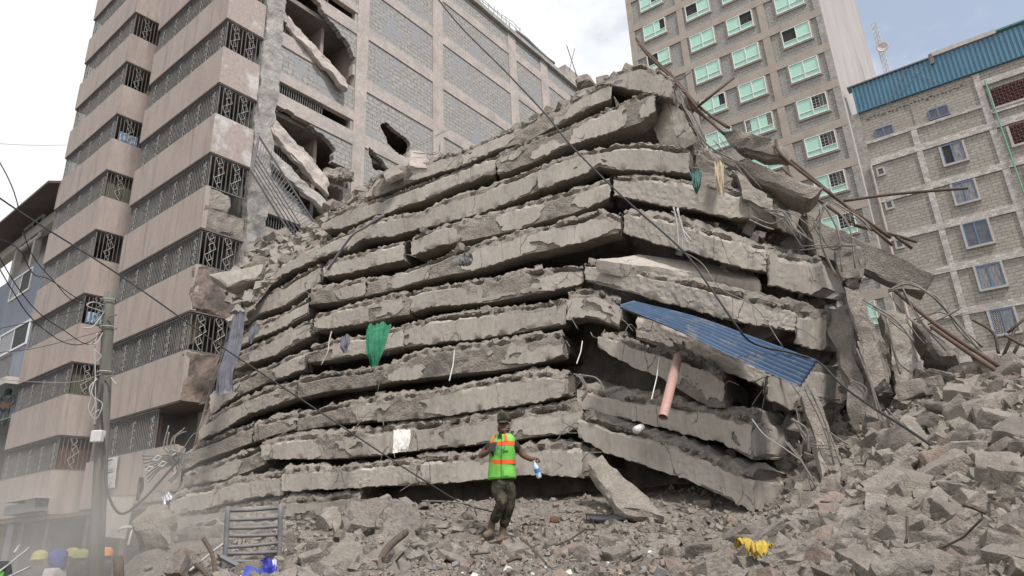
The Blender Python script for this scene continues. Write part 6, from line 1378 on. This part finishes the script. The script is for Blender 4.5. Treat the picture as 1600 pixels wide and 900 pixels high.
# ------------------------------------------------------------------ people
def skin_obj(name, nodes, edges, material, parent, org, root=0, subs=2):
    """nodes: list of (world point, radius or (rx, ry))"""
    me = bpy.data.meshes.new(name); me.from_pydata([tuple(np.asarray(p) - org) for p, r_ in nodes], edges, []); me.update()
    o = link_mesh(name, me, material, parent)
    md = o.modifiers.new('skin', 'SKIN'); md.use_smooth_shade = True
    for i, (p, r_) in enumerate(nodes):
        sv = me.skin_vertices[0].data[i]; sv.radius = r_ if hasattr(r_, '__len__') else (r_, r_)
        sv.use_root = (i == root)
    sb = o.modifiers.new('sub', 'SUBSURF'); sb.levels = subs; sb.render_levels = subs
    return o
def loft(name, rings, material, parent, cap=True, smooth=True):
    n = len(rings[0]); V = [tuple(p) for r_ in rings for p in r_]; F = []
    for k in range(len(rings) - 1):
        for j in range(n): F.append((k * n + j, k * n + (j + 1) % n, (k + 1) * n + (j + 1) % n, (k + 1) * n + j))
    if cap: F.append(tuple(reversed(range(n)))); F.append(tuple((len(rings) - 1) * n + j for j in range(n)))
    return link_mesh(name, mesh_np(name, V, F, smooth), material, parent)
def oval(c, rx, ry, ex, ey, n=20, p=2.0):
    out = []
    for a in np.linspace(0, 2 * math.pi, n, endpoint=False):
        ca, sa = math.cos(a), math.sin(a); out.append(np.asarray(c) + ex * rx * math.copysign(abs(ca) ** (2 / p), ca) + ey * ry * math.copysign(abs(sa) ** (2 / p), sa))
    return out
Z3 = np.array([0, 0, 1.0])
def soldier():
    D = 9.7
    def q(x, y, dd=0.0): return PX(x, y, D + dd)
    base = q(776, 848); org = base.copy(); org[2] = float(ground(org[0], org[1]))
    e = empty('person', tuple(org)); tag(e, 'person walking on the rubble in lime safety vest, camouflage trousers and cap, holding a phone', 'person')
    fx = np.array([-.30, -.954, 0]); rx = np.array([.954, -.30, 0])   # facing the camera, turned a little to its left
    N = [(q(785, 752), (.12, .09)), (q(785, 728), (.12, .09)), (q(785, 704), (.14, .095)), (q(786, 690), .075), (q(787, 684), .056), (q(787, 676, -.03), (.07, .082)), (q(787, 666, -.03), (.082, .095)), (q(788, 655, -.01), (.07, .08)),
         (q(765, 696), .066), (q(750, 713, .0), .047), (q(761, 707, -.2), .037), (q(767, 703, -.27), (.036, .03)),
         (q(805, 695), .066), (q(818, 712, .04), .047), (q(830, 718, -.06), .036), (q(836, 717, -.1), (.036, .03)),
         (q(777, 760), .08), (q(784, 784, -.14), .058), (q(768, 815, .02), .042),
         (q(796, 760), .08), (q(795, 788, -.02), .058), (q(786, 822, .12), .042),
         (q(786, 671, -.03) + fx * .105, .019), (q(779, 669, -.0), .02), (q(796, 669, -.0), .02), (q(786.5, 677, -.03) + fx * .06, (.04, .03))]
    E = [(0, 1), (1, 2), (2, 3), (3, 4), (4, 5), (5, 6), (6, 7), (2, 8), (8, 9), (9, 10), (10, 11), (2, 12), (12, 13), (13, 14), (14, 15), (0, 16), (16, 17), (17, 18), (0, 19), (19, 20), (20, 21), (5, 22), (6, 23), (6, 24), (5, 25)]
    # fingers: closed round the phone, and round the bottle's neck
    def finger(root, pts, r_=.0095):
        prev = root
        for k, p in enumerate(pts): N.append((p, r_ * (1 - .08 * k))); E.append((prev, len(N) - 1)); prev = len(N) - 1
    ph = q(771, 698, -.36)
    for k in range(4):
        zz = np.array([0, 0, .03 - .022 * k]); a = N[11][0] + zz * .9
        finger(11, [a + fx * .035 - rx * .01, a + fx * .075 + rx * .005, a + fx * .085 + rx * .04])
    finger(11, [N[11][0] + fx * .02 + rx * .035 + Z3 * .02, N[11][0] + fx * .05 + rx * .05 + Z3 * .045, N[11][0] + fx * .075 + rx * .045 + Z3 * .06], .011)
    hb = N[15][0]
    for k in range(4):
        a = hb + fx * (.03 - .02 * k); finger(15, [a + rx * .04, a + rx * .062 - Z3 * .025, a + rx * .045 - Z3 * .058])
    finger(15, [hb + fx * .03 + rx * .01 - Z3 * .02, hb + fx * .045 + rx * .03 - Z3 * .04, hb + fx * .03 + rx * .045 - Z3 * .055], .011)
    skin_obj('body', N, E, M['skin'], e, org)
    # shirt with short sleeves, trousers, boots
    sh = [(q(785, 748), (.15, .12)), (q(785, 728), (.145, .115)), (q(785, 706), (.16, .12)), (q(786, 692), .09), (q(765, 697), .084), (q(756, 707, .0), .066), (q(805, 696), .084), (q(813, 706, .02), .068), (q(787, 687), .068)]
    skin_obj('shirt', sh, [(0, 1), (1, 2), (2, 3), (2, 4), (4, 5), (2, 6), (6, 7), (3, 8)], M['black_shirt'], e, org)
    tr = [(q(785, 742), (.16, .125)), (q(785, 752), (.165, .13)), (q(777, 766, -.03), .112), (q(785, 784, -.14), .088), (q(778, 800, -.06), .078), (q(770, 816, .02), .068), (q(797, 766), .108), (q(796, 788, -.02), .088), (q(791, 806, .06), .078), (q(786, 824, .12), .068)]
    skin_obj('trousers', tr, [(0, 1), (1, 2), (2, 3), (3, 4), (4, 5), (1, 6), (6, 7), (7, 8), (8, 9)], M['camo'], e, org)
    for a, h, t in ((q(769, 810, .03), q(767, 832, .05), q(756, 838, -.12)), (q(787, 818, .12), q(784, 842, .13), q(778, 848, -.06))):
        skin_obj('boot', [(a, .06), ((a + h) / 2, .054), (h, .056), ((h + t) / 2 + Z3 * -.0, (.052, .045)), (t, (.048, .036))], [(0, 1), (1, 2), (2, 3), (3, 4)], M['boot'], e, org)
    # vest: a lofted shell, open at neck and arms
    def vring(x, y, w_, d_, p=2.6):
        c_ = q(x, y); pts = np.array(oval(c_, w_, d_, rx, -fx, 40, p)); k_ = 1 + .05 * fbm(pts * np.array([9, 9, 5.]), 3, 4); pts = c_ + (pts - c_) * k_[:, None]
        return [v - org for v in pts]
    vest = loft('vest', [vring(784, 749, .195, .16), vring(784, 745, .196, .16), vring(784, 740, .193, .158), vring(784, 734, .186, .154), vring(784, 728, .18, .15), vring(784.5, 720, .178, .149), vring(785, 712, .178, .148), vring(785, 705, .182, .147), vring(785, 698, .185, .146), vring(785.5, 689, .178, .132), vring(786, 683, .158, .11), vring(786, 678.5, .11, .085)], M['vest'], e, cap=False)
    sol = vest.modifiers.new('solid', 'SOLIDIFY'); sol.thickness = .012
    def band(y0, y1, w0, d0, w1, d1, nm='reflective_tape', x0=785, x1=785): return loft(nm, [vring(x0, y0, w0, d0), vring(x1, y1, w1, d1)], M['orange'], vest, cap=False)
    band(726.5, 719.5, .184, .1535, .183, .152); band(697.5, 691.0, .1895, .149, .184, .139)
    fr = -fx
    def front(x, y, k=1.0): return q(x, y, -.0) - org
    def front_pt(u, y, x=785):   # a point on the front of the shell: u in -1..1 across
        ys = [749, 728, 712, 698, 689, 683, 678.5]; ws = [.195, .18, .178, .185, .178, .158, .11]; dsz = [.16, .15, .148, .146, .132, .11, .085]
        w_ = np.interp(-y, [-v for v in ys], ws); d_ = np.interp(-y, [-v for v in ys], dsz); a = math.asin(max(-1, min(1, u)))
        p = 2.6; ca, sa = math.sin(a), math.cos(a)
        return q(x, y) - org + rx * w_ * math.copysign(abs(ca) ** (2 / p), ca) + fx * (d_ * abs(sa) ** (2 / p) + .008)
    def strip(nm, u0, u1, y0, y1, material, lift=.0, n=6, m=5):
        P_ = [[front_pt(u0 + (u1 - u0) * i / n, y0 + (y1 - y0) * j / m) + fx * lift for j in range(m + 1)] for i in range(n + 1)]
        V = [p for c_ in P_ for p in c_]; F = [((i) * (m + 1) + j, (i + 1) * (m + 1) + j, (i + 1) * (m + 1) + j + 1, i * (m + 1) + j + 1) for i in range(n) for j in range(m)]
        return link_mesh(nm, mesh_np(nm, V, F, True), M[material], vest)
    strip('shoulder_tape', -.62, -.36, 680, 692, 'orange', .004); strip('shoulder_tape', .36, .60, 680, 692, 'orange', .004)
    strip('zip', .12, .15, 684, 748, 'black', .004)
    strip('pocket', -.62, -.12, 733, 746, 'vest', .014); strip('pocket', .3, .72, 733, 745, 'vest', .014); strip('pocket_flap', -.55, -.1, 700, 706, 'vest', .014); strip('pocket_flap', .3, .72, 699, 706, 'vest', .014)
    strip('neck_gap', -.10, .14, 679.5, 686, 'black_shirt', .004)
    cu = bpy.data.curves.new('lettering', 'FONT'); cu.body = 'DRU'; cu.size = .10; cu.extrude = .001; cu.align_x = 'LEFT'; cu.materials.append(M['print_blue'])
    tmp = bpy.data.objects.new('lettering', cu); COL.objects.link(tmp); bpy.context.view_layer.update()
    me_t = bpy.data.meshes.new_from_object(tmp.evaluated_get(bpy.context.evaluated_depsgraph_get())); bpy.data.objects.remove(tmp)
    if not me_t.materials: me_t.materials.append(M['print_blue'])
    to = bpy.data.objects.new('lettering', me_t); COL.objects.link(to); to.parent = vest
    Pm = front_pt(-.44, 705.5) + fx * .03
    nrm2 = (fx * 1 + rx * -.12); nrm2 /= np.linalg.norm(nrm2); xa = np.cross(Z3, nrm2); xa /= np.linalg.norm(xa)
    mt = Matrix.Identity(4)
    for i in range(3): mt[i][0] = xa[i]; mt[i][1] = Z3[i]; mt[i][2] = nrm2[i]; mt[i][3] = Pm[i]
    to.matrix_local = mt
    # cap
    def cring(y, w_, d_, sh_=0): return [v - org + fx * sh_ for v in oval(q(788, y, -.02), w_, d_, rx, -fx, 20)]
    cap = loft('cap', [cring(658.5, .098, .114), cring(655, .101, .116), cring(650, .098, .112), cring(646, .084, .098), cring(644, .04, .05)], M['camo'], e)
    bc = q(788, 658.5, -.02) - org; P_ = []
    for r_ in (0, 1):
        P_.append([bc + rx * (.09 + .0 * r_) * math.cos(a) + fx * (.105 + .08 * r_ * math.sin(a)) * math.sin(a) - Z3 * (.035 * r_ * math.sin(a)) for a in np.linspace(0, math.pi, 14)])
    V = [p for c_ in P_ for p in c_] + [p - Z3 * .012 for c_ in P_ for p in c_]; F = [(i, i + 1, 14 + i + 1, 14 + i) for i in range(13)] + [(28 + i, 42 + i, 42 + i + 1, 28 + i + 1) for i in range(13)] + [(14 + i, 15 + i, 43 + i, 42 + i) for i in range(13)]
    link_mesh('brim', mesh_np('brim', V, F, True), M['camo'], cap)
    # held things
    phn = empty('phone', tuple(ph)); b = MB(); b.box(-.042, .042, -.006, .006, -.075, .075); o = b.build('case', M['black'], phn, bevel=.004); phn.rotation_euler = (R(35), 0, math.atan2(-fx[1], -fx[0]) + R(90)); tag(phn, 'black phone held up in front of the lime vest', 'phone')
    bt = empty('water_bottle', tuple(hb + rx * .055 - Z3 * .26 + fx * .02)); tag(bt, 'clear bluish water bottle dangling from a hand', 'bottle'); prof = [(.0, .002), (.03, .0), (.036, .02), (.034, .06), (.036, .07), (.036, .14), (.03, .175), (.014, .2), (.013, .225)]
    rg = [[np.array([r_ * math.cos(a), r_ * math.sin(a), z]) for a in np.linspace(0, 6.283, 14, endpoint=False)] for r_, z in prof]; loft('bottle_wall', rg, M['bottle'], bt)
    rg = [[np.array([r_ * math.cos(a), r_ * math.sin(a), z]) for a in np.linspace(0, 6.283, 14, endpoint=False)] for r_, z in ((.0372, .075), (.0372, .13))]; loft('label_band', rg, M['bottle_label'], bt, cap=False)
    rg = [[np.array([r_ * math.cos(a), r_ * math.sin(a), z]) for a in np.linspace(0, 6.283, 10, endpoint=False)] for r_, z in ((.016, .222), (.016, .24))]; loft('lid', rg, M['white_plastic'], bt)
    bt.rotation_euler = (R(10), R(-16), 0)
soldier()

def worker(x, ytop, D, hat, shirt, label, face=(0, -1), hatkind='helmet', vest=False):
    top = PX(x, ytop, D); org = top.copy(); hgt = 1.74; org[2] = top[2] - hgt
    e = empty('person', tuple(org)); tag(e, label, 'person')
    fx = np.array([face[0], face[1], 0.]); fx /= np.linalg.norm(fx); rx = np.array([-fx[1], fx[0], 0.])
    def L_(a, b_, c_): return org + rx * a + fx * b_ + Z3 * c_
    N = [(L_(0, 0, .95), (.15, .12)), (L_(0, 0, 1.2), (.15, .12)), (L_(0, 0, 1.38), (.17, .12)), (L_(0, .01, 1.48), .06), (L_(0, .02, 1.56), (.075, .085)), (L_(0, .02, 1.65), (.08, .09)),
         (L_(-.2, 0, 1.4), .065), (L_(-.27, .05, 1.14), .045), (L_(-.2, .24, 1.0), .034), (L_(-.18, .32, .98), .034), (L_(.2, 0, 1.4), .065), (L_(.27, .05, 1.14), .045), (L_(.2, .24, 1.02), .034), (L_(.18, .32, 1.0), .034),
         (L_(-.1, 0, .9), .09), (L_(-.12, .03, .48), .062), (L_(-.12, 0, .08), .05), (L_(-.12, .14, .04), .045), (L_(.1, 0, .9), .09), (L_(.12, .03, .48), .062), (L_(.12, 0, .08), .05), (L_(.12, .14, .04), .045), (L_(0, .125, 1.58), .018)]
    skin_obj('body', N, [(0, 1), (1, 2), (2, 3), (3, 4), (4, 5), (2, 6), (6, 7), (7, 8), (8, 9), (2, 10), (10, 11), (11, 12), (12, 13), (0, 14), (14, 15), (15, 16), (16, 17), (0, 18), (18, 19), (19, 20), (20, 21), (4, 22)], M['skin'], e, org)
    skin_obj('shirt', [(L_(0, 0, .95), (.18, .145)), (L_(0, 0, 1.2), (.175, .14)), (L_(0, 0, 1.38), (.19, .14)), (L_(0, 0, 1.46), .08), (L_(-.2, 0, 1.4), .085), (L_(-.27, .05, 1.14), .065), (L_(-.21, .2, 1.02), .05), (L_(.2, 0, 1.4), .085), (L_(.27, .05, 1.14), .065), (L_(.21, .2, 1.04), .05)],
             [(0, 1), (1, 2), (2, 3), (2, 4), (4, 5), (5, 6), (2, 7), (7, 8), (8, 9)], M[shirt], e, org)
    skin_obj('trousers', [(L_(0, 0, .97), (.17, .14)), (L_(-.1, 0, .85), .115), (L_(-.12, .03, .48), .085), (L_(-.12, 0, .12), .07), (L_(.1, 0, .85), .115), (L_(.12, .03, .48), .085), (L_(.12, 0, .12), .07)], [(0, 1), (1, 2), (2, 3), (0, 4), (4, 5), (5, 6)], M['dark_cloth'], e, org)
    def ring(z, w_, d_, sh_=0.): return [v - org for v in oval(L_(0, .02 + sh_, z), w_, d_, rx, fx, 20)]
    if hatkind == 'helmet':
        h = loft('helmet', [ring(1.585, .128, .165, .02), ring(1.60, .128, .16, .015), ring(1.605, .122, .15), ring(1.66, .122, .148), ring(1.715, .105, .128), ring(1.75, .06, .08), ring(1.76, .015, .02)], M[hat], e)
    else:
        h = loft('headscarf', [ring(1.44, .11, .10, -.05), ring(1.52, .12, .12, -.03), ring(1.60, .135, .14, -.02), ring(1.68, .125, .135, -.02), ring(1.73, .08, .09, -.02), ring(1.75, .02, .02)], M[hat], e)
    if vest:
        v_ = loft('vest', [ring(1.0, .22, .185), ring(1.2, .215, .18), ring(1.36, .225, .175), ring(1.45, .17, .13)], M['vest'], e, cap=False); loft('reflective_tape', [ring(1.16, .225, .19), ring(1.22, .224, .19)], M['white_plastic'], v_, cap=False)
    return e
worker(65, 861, 17.0, 'helmet_yellow', 'dark_cloth', 'worker in a dusty yellow helmet, leftmost helmet in the dust cloud', (-.3, -1))
worker(93, 858, 13.8, 'scarf_blue', 'pale_shirt', 'person with a blue headscarf and pale shirt in the dust', (-1, -.3), 'scarf')
worker(113, 857, 17.4, 'helmet_yellow', 'dark_cloth', 'worker in a bright yellow helmet just right of the blue headscarf', (1, -.2))
worker(130, 859, 17.0, 'helmet_lime', 'dark_cloth', 'worker in a lime helmet between the blue headscarf and the pole', (-.6, -.8))
worker(168, 856, 17.2, 'helmet_orange', 'dark_cloth', 'worker in an orange helmet beside the pole', (-.2, -1))
worker(-20, 834, 9.2, 'helmet_yellow', 'dark_cloth', 'worker in a lime vest cut off by the left edge', (.6, -.8), vest=True)
_pp = hitplane(14, 610, PN + BX * -.1, BX); _dd = math.hypot(_pp[0], _pp[1]); worker(14, 607, _dd, 'dark_cloth', 'dark_cloth', 'person leaning at the shaded balcony of the slate house', (.5, -.8), 'scarf')  # all-dark clothing puts the figure's shaded silhouette into the colour

# ------------------------------------------------------------------ dust raised by the workers
bm = bmesh.new(); bmesh.ops.create_icosphere(bm, subdivisions=3, radius=1.0)
me = bpy.data.meshes.new('dust_cloud'); bm.to_mesh(me); bm.free()
dm = bpy.data.materials.new('dust'); dm.use_nodes = True; t = dm.node_tree; t.nodes.clear()
out = NN(t, 'ShaderNodeOutputMaterial'); pvn = NN(t, 'ShaderNodeVolumePrincipled'); pvn.inputs['Color'].default_value = (.72, .69, .65, 1); pvn.inputs['Anisotropy'].default_value = .1
co = NN(t, 'ShaderNodeTexCoord'); ln = NN(t, 'ShaderNodeVectorMath', operation='LENGTH'); t.links.new(co.outputs['Object'], ln.inputs[0])
fo = NN(t, 'ShaderNodeMapRange', interpolation_type='SMOOTHSTEP'); fo.inputs[1].default_value = .25; fo.inputs[2].default_value = .98; fo.inputs[3].default_value = 1; fo.inputs[4].default_value = 0; t.links.new(ln.outputs['Value'], fo.inputs[0])
nzv = NN(t, 'ShaderNodeTexNoise'); nzv.inputs['Scale'].default_value = 2.4; nzv.inputs['Detail'].default_value = 4; t.links.new(co.outputs['Object'], nzv.inputs['Vector'])
m1 = NN(t, 'ShaderNodeMapRange'); m1.inputs[1].default_value = .35; m1.inputs[2].default_value = .7; m1.inputs[3].default_value = .1; m1.inputs[4].default_value = 1.3; t.links.new(nzv.outputs['Fac'], m1.inputs[0])
mm_ = NN(t, 'ShaderNodeMath', operation='MULTIPLY'); t.links.new(fo.outputs[0], mm_.inputs[0]); t.links.new(m1.outputs[0], mm_.inputs[1])
m2 = NN(t, 'ShaderNodeMath', operation='MULTIPLY'); m2.inputs[1].default_value = .20; t.links.new(mm_.outputs[0], m2.inputs[0]); t.links.new(m2.outputs[0], pvn.inputs['Density']); t.links.new(pvn.outputs[0], out.inputs['Volume'])
me.materials.append(dm); dc = bpy.data.objects.new('dust_cloud', me); COL.objects.link(dc)
c_ = PX(112, 850, 13.2); dc.location = (c_[0], c_[1], 1.5); dc.scale = (4.2, 5.0, 2.7); tag(dc, 'pale dust cloud hanging over the workers at the lower left', 'dust', kind='stuff')
